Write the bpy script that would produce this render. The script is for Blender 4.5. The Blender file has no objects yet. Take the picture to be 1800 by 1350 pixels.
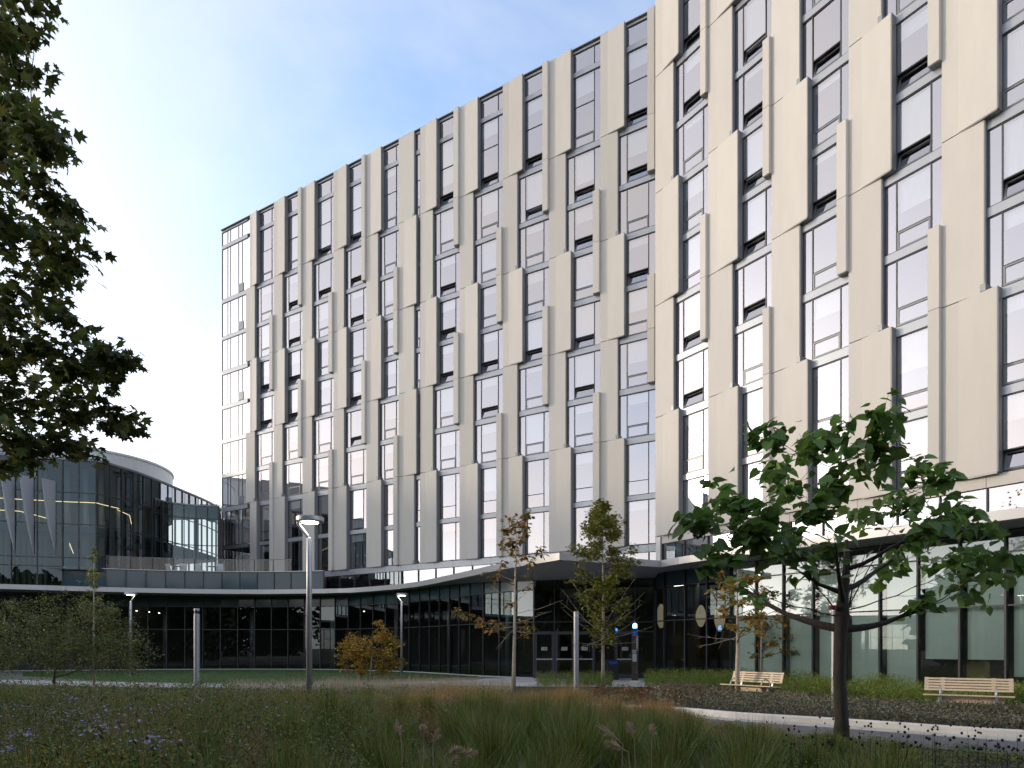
import bpy, math, random
import numpy as np
from mathutils import Vector, Matrix

R = math.radians
scene = bpy.context.scene
COL = scene.collection

# ------------------------------------------------------------------ camera
FPX, HZ, CZ = 1200.0, 1139.0, 1.65        # focal length (px of an 1800 wide frame), horizon row, eye height
cam_d = bpy.data.cameras.new('camera')
cam = bpy.data.objects.new('camera', cam_d)
COL.objects.link(cam)
cam.location = (0, 0, CZ)
cam.rotation_euler = (R(90), 0, 0)
cam_d.sensor_width = 36.0
cam_d.lens = FPX / 1800.0 * 36.0
cam_d.shift_y = (HZ - 675.0) / 1800.0
cam_d.clip_start = 0.1
cam_d.clip_end = 4000
scene.camera = cam

# ------------------------------------------------------------------ world and sun
SUN_EL, SUN_AZ = 12.6, 280.0                # azimuth clockwise from +Y : the sun stands to the left
world = bpy.data.worlds.new('World')
scene.world = world
world.use_nodes = True
wn, wl = world.node_tree.nodes, world.node_tree.links
wn.clear()
def WN(t, **kw):
    n = wn.new(t)
    for k, v in kw.items():
        setattr(n, k, v)
    return n
sky = WN('ShaderNodeTexSky', sky_type='NISHITA', sun_disc=False, sun_elevation=R(SUN_EL), sun_rotation=R(SUN_AZ),
         altitude=100.0, air_density=1.0, dust_density=0.7, ozone_density=3.0)
hsv = WN('ShaderNodeHueSaturation'); hsv.inputs['Saturation'].default_value = 0.88; wl.new(sky.outputs[0], hsv.inputs['Color'])
tc = WN('ShaderNodeTexCoord')
sep = WN('ShaderNodeSeparateXYZ')
wl.new(tc.outputs['Generated'], sep.inputs[0])
zc = WN('ShaderNodeMath', operation='MAXIMUM'); wl.new(sep.outputs['Z'], zc.inputs[0]); zc.inputs[1].default_value = 0.0
za = WN('ShaderNodeMath', operation='ADD'); wl.new(zc.outputs[0], za.inputs[0]); za.inputs[1].default_value = 0.22
dx = WN('ShaderNodeMath', operation='DIVIDE'); wl.new(sep.outputs['X'], dx.inputs[0]); wl.new(za.outputs[0], dx.inputs[1])
dy = WN('ShaderNodeMath', operation='DIVIDE'); wl.new(sep.outputs['Y'], dy.inputs[0]); wl.new(za.outputs[0], dy.inputs[1])
cmb = WN('ShaderNodeCombineXYZ'); wl.new(dx.outputs[0], cmb.inputs[0]); wl.new(dy.outputs[0], cmb.inputs[1])
noi = WN('ShaderNodeTexNoise'); noi.inputs['Scale'].default_value = 1.15; noi.inputs['Detail'].default_value = 7.0
noi.inputs['Roughness'].default_value = 0.56; noi.inputs['Distortion'].default_value = 0.35
wmap = WN('ShaderNodeMapping'); wmap.inputs['Location'].default_value = (3.1, 0.4, 0.0); wmap.inputs['Scale'].default_value = (0.8, 1.0, 1.0)
wl.new(cmb.outputs[0], wmap.inputs[0]); wl.new(wmap.outputs[0], noi.inputs['Vector'])
crp = WN('ShaderNodeMapRange', interpolation_type='SMOOTHSTEP')
crp.inputs['From Min'].default_value = 0.44; crp.inputs['From Max'].default_value = 0.74
crp.inputs['To Min'].default_value = 0.0; crp.inputs['To Max'].default_value = 0.85
wl.new(noi.outputs['Fac'], crp.inputs['Value'])
# thin high haze thickens towards the horizon, all the way round
hz1 = WN('ShaderNodeMapRange', interpolation_type='SMOOTHSTEP')
hz1.inputs['From Min'].default_value = 0.62; hz1.inputs['From Max'].default_value = 0.12
hz1.inputs['To Min'].default_value = 0.0; hz1.inputs['To Max'].default_value = 0.8
wl.new(zc.outputs[0], hz1.inputs['Value'])
# the veil of cirrus is whitest around the sun
sv = WN('ShaderNodeVectorMath', operation='DOT_PRODUCT'); wl.new(tc.outputs['Generated'], sv.inputs[0])
sv.inputs[1].default_value = (math.sin(R(SUN_AZ)) * math.cos(R(SUN_EL)), math.cos(R(SUN_AZ)) * math.cos(R(SUN_EL)), math.sin(R(SUN_EL)))
aur = WN('ShaderNodeMapRange', interpolation_type='SMOOTHSTEP')
aur.inputs['From Min'].default_value = 0.34; aur.inputs['From Max'].default_value = 0.88
aur.inputs['To Min'].default_value = 0.0; aur.inputs['To Max'].default_value = 0.8
wl.new(sv.outputs['Value'], aur.inputs['Value'])
mx0 = WN('ShaderNodeMath', operation='MAXIMUM'); wl.new(aur.outputs[0], mx0.inputs[0]); wl.new(hz1.outputs[0], mx0.inputs[1])
mxa = WN('ShaderNodeMath', operation='MULTIPLY_ADD'); wl.new(crp.outputs[0], mxa.inputs[0]); mxa.inputs[1].default_value = 0.62; wl.new(mx0.outputs[0], mxa.inputs[2])
mx = WN('ShaderNodeMath', operation='MINIMUM'); wl.new(mxa.outputs[0], mx.inputs[0]); mx.inputs[1].default_value = 1.0
bw = WN('ShaderNodeRGBToBW'); wl.new(sky.outputs[0], bw.inputs[0])
cb = WN('ShaderNodeMath', operation='MULTIPLY_ADD'); wl.new(bw.outputs[0], cb.inputs[0]); cb.inputs[1].default_value = 0.5; cb.inputs[2].default_value = 1.9
ccol = WN('ShaderNodeMix', data_type='RGBA', blend_type='MULTIPLY'); ccol.inputs['Factor'].default_value = 1.0
wl.new(cb.outputs[0], ccol.inputs['A']); ccol.inputs['B'].default_value = (1.0, 0.955, 0.93, 1)
skm = WN('ShaderNodeMix', data_type='RGBA')
wl.new(mx.outputs[0], skm.inputs['Factor']); wl.new(hsv.outputs[0], skm.inputs['A']); wl.new(ccol.outputs['Result'], skm.inputs['B'])
bg = WN('ShaderNodeBackground'); bg.inputs['Strength'].default_value = 0.15
wl.new(skm.outputs['Result'], bg.inputs['Color'])
wo = WN('ShaderNodeOutputWorld'); wl.new(bg.outputs[0], wo.inputs['Surface'])

sd = bpy.data.lights.new('sun', 'SUN')
sd.energy = 0.62
sd.angle = R(4.5)
sd.color = (1.0, 0.82, 0.60)
sun = bpy.data.objects.new('sun', sd)
COL.objects.link(sun)
_az, _el = R(SUN_AZ), R(SUN_EL)
sdir = Vector((math.sin(_az) * math.cos(_el), math.cos(_az) * math.cos(_el), math.sin(_el)))   # towards the sun
sun.rotation_euler = sdir.to_track_quat('Z', 'Y').to_euler()

scene.view_settings.view_transform = 'Standard'
scene.view_settings.look = 'None'
scene.view_settings.exposure = 1.74
scene.view_settings.gamma = 1.0
scene.render.engine = 'CYCLES'
scene.cycles.use_denoising = True
scene.cycles.max_bounces = 8
scene.cycles.transparent_max_bounces = 16
scene.cycles.caustics_reflective = False
scene.cycles.caustics_refractive = False
scene.cycles.sample_clamp_indirect = 6.0

# ------------------------------------------------------------------ helpers
def W(x, u):
    """image column x at distance FPX*u from the eye plane -> plan point"""
    return Vector(((x - 900.0) * u, FPX * u))
def Z(y, u):
    return CZ + (HZ - y) * u

MATS = {}
def material(name, base=(0.5, 0.5, 0.5), rough=0.6, metal=0.0, spec=0.5, var=0.0, vscale=3.0, stretch=(1, 1, 1),
             bump=0.0, bscale=40.0, emit=None, estr=0.0, trans=0.0, island=0.0, hue2=None, objvar=0.0):
    m = bpy.data.materials.new(name)
    m.use_nodes = True
    nt = m.node_tree
    n, l = nt.nodes, nt.links
    p = n['Principled BSDF']
    p.inputs['Base Color'].default_value = (*base, 1)
    p.inputs['Roughness'].default_value = rough
    p.inputs['Metallic'].default_value = metal
    p.inputs['Specular IOR Level'].default_value = spec
    colout = None
    if var or bump:
        t = n.new('ShaderNodeTexCoord'); mp = n.new('ShaderNodeMapping')
        mp.inputs['Scale'].default_value = stretch
        l.new(t.outputs['Object'], mp.inputs[0])
    if var:
        nz = n.new('ShaderNodeTexNoise'); nz.inputs['Scale'].default_value = vscale; nz.inputs['Detail'].default_value = 6
        nz.inputs['Roughness'].default_value = 0.6
        l.new(mp.outputs[0], nz.inputs['Vector'])
        mr = n.new('ShaderNodeMapRange'); mr.inputs['From Min'].default_value = 0.3; mr.inputs['From Max'].default_value = 0.7
        mr.inputs['To Min'].default_value = 1 - var; mr.inputs['To Max'].default_value = 1 + var
        l.new(nz.outputs['Fac'], mr.inputs['Value'])
        mm = n.new('ShaderNodeMix'); mm.data_type = 'RGBA'; mm.blend_type = 'MULTIPLY'; mm.inputs['Factor'].default_value = 1
        mm.inputs['A'].default_value = (*base, 1)
        l.new(mr.outputs[0], mm.inputs['B'])
        colout = mm.outputs['Result']
    if island or hue2:
        g = n.new('ShaderNodeNewGeometry')
        if hue2:
            mh = n.new('ShaderNodeMix'); mh.data_type = 'RGBA'
            if colout: l.new(colout, mh.inputs['A'])
            else: mh.inputs['A'].default_value = (*base, 1)
            mh.inputs['B'].default_value = (*hue2, 1)
            rp = n.new('ShaderNodeMapRange'); rp.inputs['From Min'].default_value = 0.45; rp.inputs['From Max'].default_value = 1.0
            l.new(g.outputs['Random Per Island'], rp.inputs['Value']); l.new(rp.outputs[0], mh.inputs['Factor'])
            colout = mh.outputs['Result']
        if island:
            ml = n.new('ShaderNodeMath'); ml.operation = 'MULTIPLY'; ml.inputs[1].default_value = 7.31
            fr = n.new('ShaderNodeMath'); fr.operation = 'FRACT'
            l.new(g.outputs['Random Per Island'], ml.inputs[0]); l.new(ml.outputs[0], fr.inputs[0])
            mi = n.new('ShaderNodeMapRange'); mi.inputs['To Min'].default_value = 1 - island; mi.inputs['To Max'].default_value = 1 + island
            l.new(fr.outputs[0], mi.inputs['Value'])
            mj = n.new('ShaderNodeMix'); mj.data_type = 'RGBA'; mj.blend_type = 'MULTIPLY'; mj.inputs['Factor'].default_value = 1
            if colout: l.new(colout, mj.inputs['A'])
            else: mj.inputs['A'].default_value = (*base, 1)
            l.new(mi.outputs[0], mj.inputs['B'])
            colout = mj.outputs['Result']
    if objvar:
        oi = n.new('ShaderNodeObjectInfo'); mo = n.new('ShaderNodeMapRange'); mo.inputs['To Min'].default_value = 1 - objvar; mo.inputs['To Max'].default_value = 1 + objvar * .6
        l.new(oi.outputs['Random'], mo.inputs['Value'])
        mk = n.new('ShaderNodeMix'); mk.data_type = 'RGBA'; mk.blend_type = 'MULTIPLY'; mk.inputs['Factor'].default_value = 1
        if colout: l.new(colout, mk.inputs['A'])
        else: mk.inputs['A'].default_value = (*base, 1)
        l.new(mo.outputs[0], mk.inputs['B']); colout = mk.outputs['Result']
    if colout:
        l.new(colout, p.inputs['Base Color'])
    if bump:
        nb = n.new('ShaderNodeTexNoise'); nb.inputs['Scale'].default_value = bscale; nb.inputs['Detail'].default_value = 4
        l.new(mp.outputs[0], nb.inputs['Vector'])
        bp = n.new('ShaderNodeBump'); bp.inputs['Strength'].default_value = bump; bp.inputs['Distance'].default_value = 0.02
        l.new(nb.outputs['Fac'], bp.inputs['Height']); l.new(bp.outputs[0], p.inputs['Normal'])
    if emit:
        p.inputs['Emission Color'].default_value = (*emit, 1)
        p.inputs['Emission Strength'].default_value = estr
    if trans:
        tr = n.new('ShaderNodeBsdfTranslucent')
        if colout: l.new(colout, tr.inputs['Color'])
        else: tr.inputs['Color'].default_value = (*base, 1)
        ms = n.new('ShaderNodeMixShader'); ms.inputs['Fac'].default_value = trans
        l.new(p.outputs[0], ms.inputs[1]); l.new(tr.outputs[0], ms.inputs[2])
        l.new(ms.outputs[0], n['Material Output'].inputs['Surface'])
    MATS[name] = m
    return m

def glass(name, tint, refl, gcol=(1, 1, 1), wav=0.0):
    """coated glazing: part mirror, part tinted see-through"""
    m = bpy.data.materials.new(name)
    m.use_nodes = True
    n, l = m.node_tree.nodes, m.node_tree.links
    n.remove(n['Principled BSDF'])
    tr = n.new('ShaderNodeBsdfTransparent'); tr.inputs['Color'].default_value = (*tint, 1)
    gl = n.new('ShaderNodeBsdfAnisotropic'); gl.inputs['Roughness'].default_value = 0.0; gl.inputs['Color'].default_value = (*gcol, 1)
    fr = n.new('ShaderNodeFresnel'); fr.inputs['IOR'].default_value = 1.5
    mr = n.new('ShaderNodeMapRange'); mr.inputs['From Min'].default_value = 0.04; mr.inputs['From Max'].default_value = 1.0
    mr.inputs['To Min'].default_value = refl; mr.inputs['To Max'].default_value = 1.0
    l.new(fr.outputs[0], mr.inputs['Value'])
    ms = n.new('ShaderNodeMixShader')
    l.new(mr.outputs[0], ms.inputs['Fac']); l.new(tr.outputs[0], ms.inputs[1]); l.new(gl.outputs[0], ms.inputs[2])
    if wav:
        t = n.new('ShaderNodeTexCoord'); nz = n.new('ShaderNodeTexNoise'); nz.inputs['Scale'].default_value = 0.8; nz.inputs['Detail'].default_value = 1
        l.new(t.outputs['Object'], nz.inputs['Vector'])
        bp = n.new('ShaderNodeBump'); bp.inputs['Strength'].default_value = wav; bp.inputs['Distance'].default_value = 0.02
        l.new(nz.outputs['Fac'], bp.inputs['Height']); l.new(bp.outputs[0], gl.inputs['Normal'])
    l.new(ms.outputs[0], n['Material Output'].inputs['Surface'])
    MATS[name] = m
    return m

M = MATS
material('precast', (0.518, 0.490, 0.445), 0.75, var=0.035, vscale=0.9, stretch=(2.2, 2.2, 0.45), bump=0.06, bscale=60, objvar=0.07)
material('trim_dark', (0.25, 0.26, 0.265), 0.45, metal=0.3)
material('frame_dark', (0.035, 0.038, 0.042), 0.45)
material('door_frame', (0.055, 0.056, 0.066), 0.45)
material('frame_grey', (0.16, 0.17, 0.18), 0.4, metal=0.4)
material('band_metal', (0.34, 0.355, 0.38), 0.30, metal=0.35, var=0.03)
material('fascia', (0.46, 0.455, 0.45), 0.38, metal=0.25, var=0.03, vscale=0.7)
material('soffit', (0.32, 0.32, 0.32), 0.7)
material('spandrel', (0.045, 0.080, 0.095), 0.08, spec=0.35)
material('room', (0.16, 0.15, 0.14), 0.9, var=0.2, vscale=0.6)
material('room_dark', (0.128, 0.135, 0.129), 0.9, var=0.3, vscale=0.5)
material('blind', (0.86, 0.90, 0.92), 0.9, var=0.04, vscale=2.0, stretch=(4, 4, 0.5), objvar=0.14)
material('shade', (0.88, 0.90, 0.84), 0.9, var=0.05, vscale=1.0)
material('roof_grey', (0.30, 0.30, 0.30), 0.9)
material('drum', (0.50, 0.52, 0.53), 0.5, metal=0.2, var=0.04)
material('slat_wall', (0.22, 0.25, 0.20), 0.8, var=0.06, vscale=2)
material('fin_silver', (0.50, 0.51, 0.55), 0.4, metal=0.15)
material('led_warm', (1, 0.8, 0.5), emit=(1.0, 0.72, 0.36), estr=1.1)
material('led_white', (1, 1, 1), emit=(1.0, 0.93, 0.78), estr=6.0)
material('pendant', (0.8, 0.72, 0.55), 0.8, emit=(1.0, 0.80, 0.52), estr=0.1)
material('blue_lamp', (0.1, 0.3, 1), emit=(0.10, 0.32, 1.0), estr=5.0)
material('blue_paint', (0.02, 0.12, 0.6), 0.4)
material('blue_flap', (0.01, 0.06, 0.30), 0.5)
material('pole', (0.40, 0.40, 0.42), 0.4, metal=0.5, var=0.04)
material('phone_brown', (0.05, 0.035, 0.028), 0.45)
material('white_print', (0.75, 0.75, 0.75), 0.6)
material('plate', (0.5, 0.5, 0.5), 0.4, metal=0.5)
material('bench_wood', (0.62, 0.48, 0.33), 0.55, var=0.12, vscale=4, stretch=(1, 8, 8))
material('bench_metal', (0.45, 0.46, 0.47), 0.35, metal=0.7)
material('concrete', (0.46, 0.45, 0.43), 0.85, var=0.14, vscale=1.4, bump=0.15, bscale=30, objvar=0.12)
material('kerb', (0.60, 0.59, 0.56), 0.8, var=0.1, vscale=3, bump=0.15, bscale=40)
material('asphalt', (0.12, 0.12, 0.125), 0.85, var=0.15, vscale=3, bump=0.3, bscale=120)
material('soil', (0.035, 0.026, 0.018), 0.95, var=0.4, vscale=2, bump=0.6, bscale=25)
material('lawn', (0.055, 0.105, 0.022), 0.9, var=0.25, vscale=1.5, bump=0.5, bscale=60)
material('turf_far', (0.15, 0.15, 0.105), 0.9, var=0.3, vscale=0.2)
material('bin', (0.02, 0.022, 0.025), 0.4)
material('terrace_white', (0.7, 0.7, 0.7), 0.5)
material('box_card', (0.42, 0.34, 0.16), 0.8)
material('red_tape', (0.22, 0.015, 0.012), 0.6)
# vegetation
material('bark_dark', (0.036, 0.028, 0.021), 0.9, var=0.35, vscale=6, stretch=(4, 4, 0.7), bump=0.8, bscale=22)
material('bark_pale', (0.420, 0.355, 0.270), 0.9, var=0.35, vscale=7, stretch=(3, 3, 0.8), bump=0.6, bscale=25)
material('twig', (0.085, 0.06, 0.045), 0.9)
material('leaf_catalpa', (0.097, 0.187, 0.041), 0.40, spec=0.4, trans=0.45, island=0.45, hue2=(0.149, 0.234, 0.047))
material('leaf_maple', (0.066, 0.099, 0.025), 0.45, spec=0.35, trans=0.38, island=0.5, hue2=(0.127, 0.120, 0.031))
material('leaf_green', (0.160, 0.185, 0.030), 0.5, trans=0.4, island=0.45, hue2=(0.280, 0.235, 0.045))
material('leaf_oak', (0.190, 0.155, 0.040), 0.55, trans=0.3, island=0.5, hue2=(0.420, 0.190, 0.035))
material('leaf_orange', (0.210, 0.190, 0.036), 0.55, trans=0.35, island=0.45, hue2=(0.520, 0.230, 0.025))
material('leaf_bush', (0.34, 0.25, 0.045), 0.55, trans=0.35, island=0.4, hue2=(0.60, 0.29, 0.035))
material('leaf_shrub', (0.098, 0.127, 0.026), 0.5, trans=0.3, island=0.5, hue2=(0.163, 0.163, 0.042))
material('leaf_aster', (0.087, 0.136, 0.021), 0.6, trans=0.25, island=0.75, hue2=(0.204, 0.167, 0.043))
material('leaf_red', (0.085, 0.085, 0.025), 0.55, trans=0.2, island=0.4, hue2=(0.340, 0.090, 0.040))
material('leaf_feather', (0.150, 0.215, 0.028), 0.6, trans=0.3, island=0.4, hue2=(0.230, 0.250, 0.040))
material('leaf_bed', (0.108, 0.122, 0.064), 0.6, trans=0.15, island=0.5, hue2=(0.194, 0.137, 0.101))
material('leaf_dusk', (0.194, 0.144, 0.079), 0.6, trans=0.15, island=0.75, hue2=(0.290, 0.185, 0.105))
material('grass_green', (0.099, 0.162, 0.020), 0.55, trans=0.3, island=0.5, hue2=(0.172, 0.193, 0.030))
material('grass_brown', (0.309, 0.196, 0.073), 0.7, trans=0.25, island=0.5, hue2=(0.437, 0.273, 0.109))
material('grass_straw', (0.44, 0.37, 0.24), 0.7, trans=0.25, island=0.35)
material('grass_lawn', (0.065, 0.125, 0.025), 0.6, trans=0.2, island=0.4)
material('plume', (0.580, 0.450, 0.320), 0.8, trans=0.3, island=0.3)
material('petal', (0.33, 0.27, 0.46), 0.7, trans=0.2, island=0.3)
material('goldenrod', (0.42, 0.34, 0.03), 0.7, trans=0.2, island=0.3)
material('seedhead', (0.022, 0.016, 0.012), 0.9)
material('wood_mass', (0.026, 0.042, 0.014), 0.8, var=0.5, vscale=1.2)
glass('pane_tower', (0.86, 0.91, 0.92), 0.40, (1.0, 0.965, 1.0), wav=0.03)
glass('pane_corner', (0.5, 0.52, 0.54), 0.62, (0.98, 0.96, 0.98), wav=0.03)
glass('pane_dark', (0.44, 0.49, 0.47), 0.07, (0.85, 0.94, 1.0))
glass('pane_shade', (0.88, 1.0, 0.95), 0.11, (0.95, 0.98, 1.0))
glass('pane_curve', (0.42, 0.47, 0.46), 0.06, (0.62, 0.84, 1.0), wav=0.02)
glass('pane_blue', (0.25, 0.3, 0.36), 0.55, (0.80, 0.9, 1.0))
glass('pane_rail', (0.72, 0.76, 0.78), 0.04)

def link(name, me, mat, parent=None, **props):
    if mat is not None and not me.materials:
        me.materials.append(M[mat] if isinstance(mat, str) else mat)
    o = bpy.data.objects.new(name, me)
    COL.objects.link(o)
    if parent: o.parent = parent
    for k, v in props.items():
        o[k] = v
    return o

def empty(name, loc=(0, 0, 0), rz=0.0, label=None, cat=None, group=None, kind=None):
    o = bpy.data.objects.new(name, None)
    COL.objects.link(o)
    o.empty_display_size = 0.3
    o.location = loc
    o.rotation_euler = (0, 0, rz)
    tag(o, label, cat, group, kind)
    return o

def tag(o, label=None, cat=None, group=None, kind=None):
    if label: o['label'] = label
    if cat: o['category'] = cat
    if group: o['group'] = group
    if kind: o['kind'] = kind
    return o

class MB:
    """collects polygons"""
    def __init__(s):
        s.v = []; s.f = []
    def add(s, verts, faces):
        b = len(s.v)
        s.v += [tuple(p) for p in verts]
        s.f += [tuple(b + i for i in f) for f in faces]
        return s
    def box(s, x0, x1, y0, y1, z0, z1):
        return s.add([(x0, y0, z0), (x1, y0, z0), (x1, y1, z0), (x0, y1, z0), (x0, y0, z1), (x1, y0, z1), (x1, y1, z1), (x0, y1, z1)],
                     [(0, 3, 2, 1), (4, 5, 6, 7), (0, 1, 5, 4), (1, 2, 6, 5), (2, 3, 7, 6), (3, 0, 4, 7)])
    def prism(s, poly, z0, z1):
        n = len(poly)
        return s.add([(p[0], p[1], z0) for p in poly] + [(p[0], p[1], z1) for p in poly],
                     [tuple(range(n - 1, -1, -1)), tuple(range(n, 2 * n))] + [(i, (i + 1) % n, n + (i + 1) % n, n + i) for i in range(n)])
    def bar(s, a, b, w, h=None, up=(0, 0, 1)):
        a, b = Vector(a), Vector(b); h = h or w
        d = (b - a).normalized(); u = Vector(up)
        if abs(d.dot(u)) > 0.98: u = Vector((0, 1, 0))
        r = d.cross(u).normalized() * w / 2; t = r.cross(d).normalized() * h / 2
        vs = [a - r - t, a + r - t, a + r + t, a - r + t, b - r - t, b + r - t, b + r + t, b - r + t]
        return s.add(vs, [(0, 3, 2, 1), (4, 5, 6, 7), (0, 1, 5, 4), (1, 2, 6, 5), (2, 3, 7, 6), (3, 0, 4, 7)])
    def tube(s, pts, rad, n=8, cap=True):
        pts = [Vector(p) for p in pts]
        if not hasattr(rad, '__len__'): rad = [rad] * len(pts)
        base = len(s.v)
        ref = None
        for i, p in enumerate(pts):
            d = (pts[min(i + 1, len(pts) - 1)] - pts[max(i - 1, 0)])
            d = d.normalized() if d.length > 1e-9 else Vector((0, 0, 1))
            if ref is None:
                ref = Vector((1, 0, 0)) if abs(d.x) < 0.9 else Vector((0, 1, 0))
            x = (ref - d * ref.dot(d)).normalized(); y = d.cross(x); ref = x
            for k in range(n):
                a = 2 * math.pi * k / n
                s.v.append(tuple(p + (x * math.cos(a) + y * math.sin(a)) * rad[i]))
        for i in range(len(pts) - 1):
            for k in range(n):
                k2 = (k + 1) % n
                s.f.append((base + i * n + k, base + i * n + k2, base + (i + 1) * n + k2, base + (i + 1) * n + k))
        if cap:
            s.f.append(tuple(base + k for k in range(n - 1, -1, -1)))
            s.f.append(tuple(base + (len(pts) - 1) * n + k for k in range(n)))
        return s
    def lathe(s, prof, n=16, c=(0, 0, 0)):
        base = len(s.v)
        for r, z in prof:
            for k in range(n):
                a = 2 * math.pi * k / n
                s.v.append((c[0] + r * math.cos(a), c[1] + r * math.sin(a), c[2] + z))
        for i in range(len(prof) - 1):
            for k in range(n):
                k2 = (k + 1) % n
                s.f.append((base + i * n + k, base + i * n + k2, base + (i + 1) * n + k2, base + (i + 1) * n + k))
        s.f.append(tuple(base + k for k in range(n - 1, -1, -1)))
        s.f.append(tuple(base + (len(prof) - 1) * n + k for k in range(n)))
        return s
    def mesh(s, name, smooth=False):
        me = bpy.data.meshes.new(name)
        me.from_pydata(s.v, [], s.f)
        if smooth: me.polygons.foreach_set('use_smooth', [True] * len(me.polygons))
        me.update()
        return me
    def obj(s, name, mat, parent=None, smooth=False, **props):
        return link(name, s.mesh(name, smooth), mat, parent, **props)

def quad(pts):
    m = MB(); m.add(pts, [(0, 1, 2, 3)]); return m

def np_mesh(name, verts, faces):
    """verts (N,3), faces (K,m) arrays -> mesh"""
    me = bpy.data.meshes.new(name)
    nv, (nf, m) = len(verts), faces.shape
    me.vertices.add(nv); me.loops.add(nf * m); me.polygons.add(nf)
    me.vertices.foreach_set('co', np.asarray(verts, dtype=np.float32).ravel())
    me.loops.foreach_set('vertex_index', faces.astype(np.int32).ravel())
    me.polygons.foreach_set('loop_start', np.arange(0, nf * m, m, dtype=np.int32))
    me.polygons.foreach_set('loop_total', np.full(nf, m, dtype=np.int32))
    me.update(calc_edges=True)
    me.validate()
    return me

def stamp(template, tfaces, pos, ax, nrm, size):
    """copies a leaf template (k,3: along axis, sideways, normal) to many places"""
    ax = ax / np.linalg.norm(ax, axis=1, keepdims=True)
    side = np.cross(nrm, ax)
    side /= np.linalg.norm(side, axis=1, keepdims=True) + 1e-9
    nn = np.cross(ax, side)
    T = np.asarray(template, dtype=float)
    V = (pos[:, None, :] + size[:, None, None] * (T[None, :, 0:1] * ax[:, None, :] + T[None, :, 1:2] * side[:, None, :] + T[None, :, 2:3] * nn[:, None, :]))
    k = len(T)
    Fc = np.asarray(tfaces)[None] + (np.arange(len(pos)) * k)[:, None, None]
    return V.reshape(-1, 3), Fc.reshape(-1, np.asarray(tfaces).shape[1])

def catmull(pts, n=8):
    P = [Vector(p) for p in pts]
    P = [P[0] * 2 - P[1]] + P + [P[-1] * 2 - P[-2]]
    out = []
    for i in range(1, len(P) - 2):
        for k in range(n):
            t = k / n
            a, b, c, d = P[i - 1], P[i], P[i + 1], P[i + 2]
            out.append(0.5 * ((2 * b) + (c - a) * t + (2 * a - 5 * b + 4 * c - d) * t * t + (3 * b - 3 * c + d - a) * t ** 3))
    out.append(P[-2])
    return out

def resample(pts, step):
    """equal steps along a polyline"""
    L = [0.0]
    for a, b in zip(pts, pts[1:]): L.append(L[-1] + (b - a).length)
    n = max(1, round(L[-1] / step))
    out, j = [], 0
    for i in range(n + 1):
        s = L[-1] * i / n
        while j < len(pts) - 2 and L[j + 1] < s: j += 1
        t = (s - L[j]) / max(1e-9, L[j + 1] - L[j])
        out.append(pts[j].lerp(pts[j + 1], min(1, max(0, t))))
    return out

def v3(p, z):
    return (p[0], p[1], z)

# ------------------------------------------------------------------ ground
def sheet(name, poly, z, mat, kind='structure', parent=None):
    m = MB(); m.add([(p[0], p[1], z) for p in poly], [tuple(range(len(poly)))])
    o = m.obj(name, mat, parent)
    if kind: o['kind'] = kind
    return o

sheet('ground', [(-900, -900), (900, -900), (900, 1500), (-900, 1500)], 0.0, 'turf_far')
sheet('planting_bed', [(-30, 2.0), (24, 2.0), (24, 24), (8, 31), (-6, 29), (-30, 31)], 0.004, 'soil')

def strip(name, pts, w0, w1, z, mat, kind='structure'):
    """a band along a plan polyline from offset w0 to w1 (left of travel positive)"""
    m = MB(); L = []
    for i, p in enumerate(pts):
        d = (pts[min(i + 1, len(pts) - 1)] - pts[max(i - 1, 0)]).normalized()
        nl = Vector((-d.y, d.x))
        L.append((p + nl * w0, p + nl * w1))
    vs = []
    for a, b in L: vs += [v3(a, z), v3(b, z)]
    m.add(vs, [(2 * i, 2 * i + 2, 2 * i + 3, 2 * i + 1) for i in range(len(L) - 1)])
    o = m.obj(name, mat)
    if kind: o['kind'] = kind
    return o

def slabs(name, pts, w0, w1, z, mat, step, gap=.012, rows=1):
    par = empty(name, (pts[0].x, pts[0].y, 0), kind='structure')
    P = resample([p - pts[0] for p in pts], step)
    for i in range(len(P) - 1):
        d = (P[i + 1] - P[i]).normalized(); nl = Vector((-d.y, d.x))
        for r in range(rows):
            a0, a1 = w0 + (w1 - w0) * r / rows + gap / 2, w0 + (w1 - w0) * (r + 1) / rows - gap / 2
            p, q = P[i] + d * gap / 2, P[i + 1] - d * gap / 2
            m = MB(); m.prism([p + nl * a0, q + nl * a0, q + nl * a1, p + nl * a1], 0.004, z); m.obj('paving_slab', mat, par)
# lawn in front of the podium, paved apron along the glass, garden path, entrance plaza
lawn_poly = [W(40, .0335), W(180, .0285), W(330, .0270), W(470, .0268), W(600, .0285), W(700, .0300), W(780, .0312), W(838, .0322),
             W(790, .0348), W(720, .0380), W(650, .0402), W(573, .0419), W(450, .0424), W(323, .0421), W(180, .0410), W(40, .0395)]
sheet('lawn', lawn_poly, 0.012, 'lawn')
apron = catmull([W(0, .0392), W(180, .0412), W(323, .0424), W(450, .0427), W(573, .0422), W(650, .0404), W(717, .0383), W(780, .0353), W(830, .0328), W(900, .0302)], 6)
strip('apron_paving', apron, 0.1, 1.1, 0.02, 'concrete')
path_pts = catmull([Vector((-26, 33.5)), Vector((-19, 30.9)), Vector((-13.5, 29.3)), Vector((-9, 29.0)), Vector((-5.5, 30.6)), Vector((-2.0, 33.0)), Vector((2.0, 34.5)), Vector((6.0, 34.8))], 8)
slabs('garden_path', path_pts, -1.35, 1.35, 0.034, 'concrete', 1.5, rows=2)
sheet('entrance_plaza', [(-3.0, 30.2), (0.5, 28.9), (5.0, 28.4), (7.9, 28.9), (8.2, 36.9), (1.0, 36.8), (-1.4, 36.6)], 0.024, 'concrete')

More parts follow.
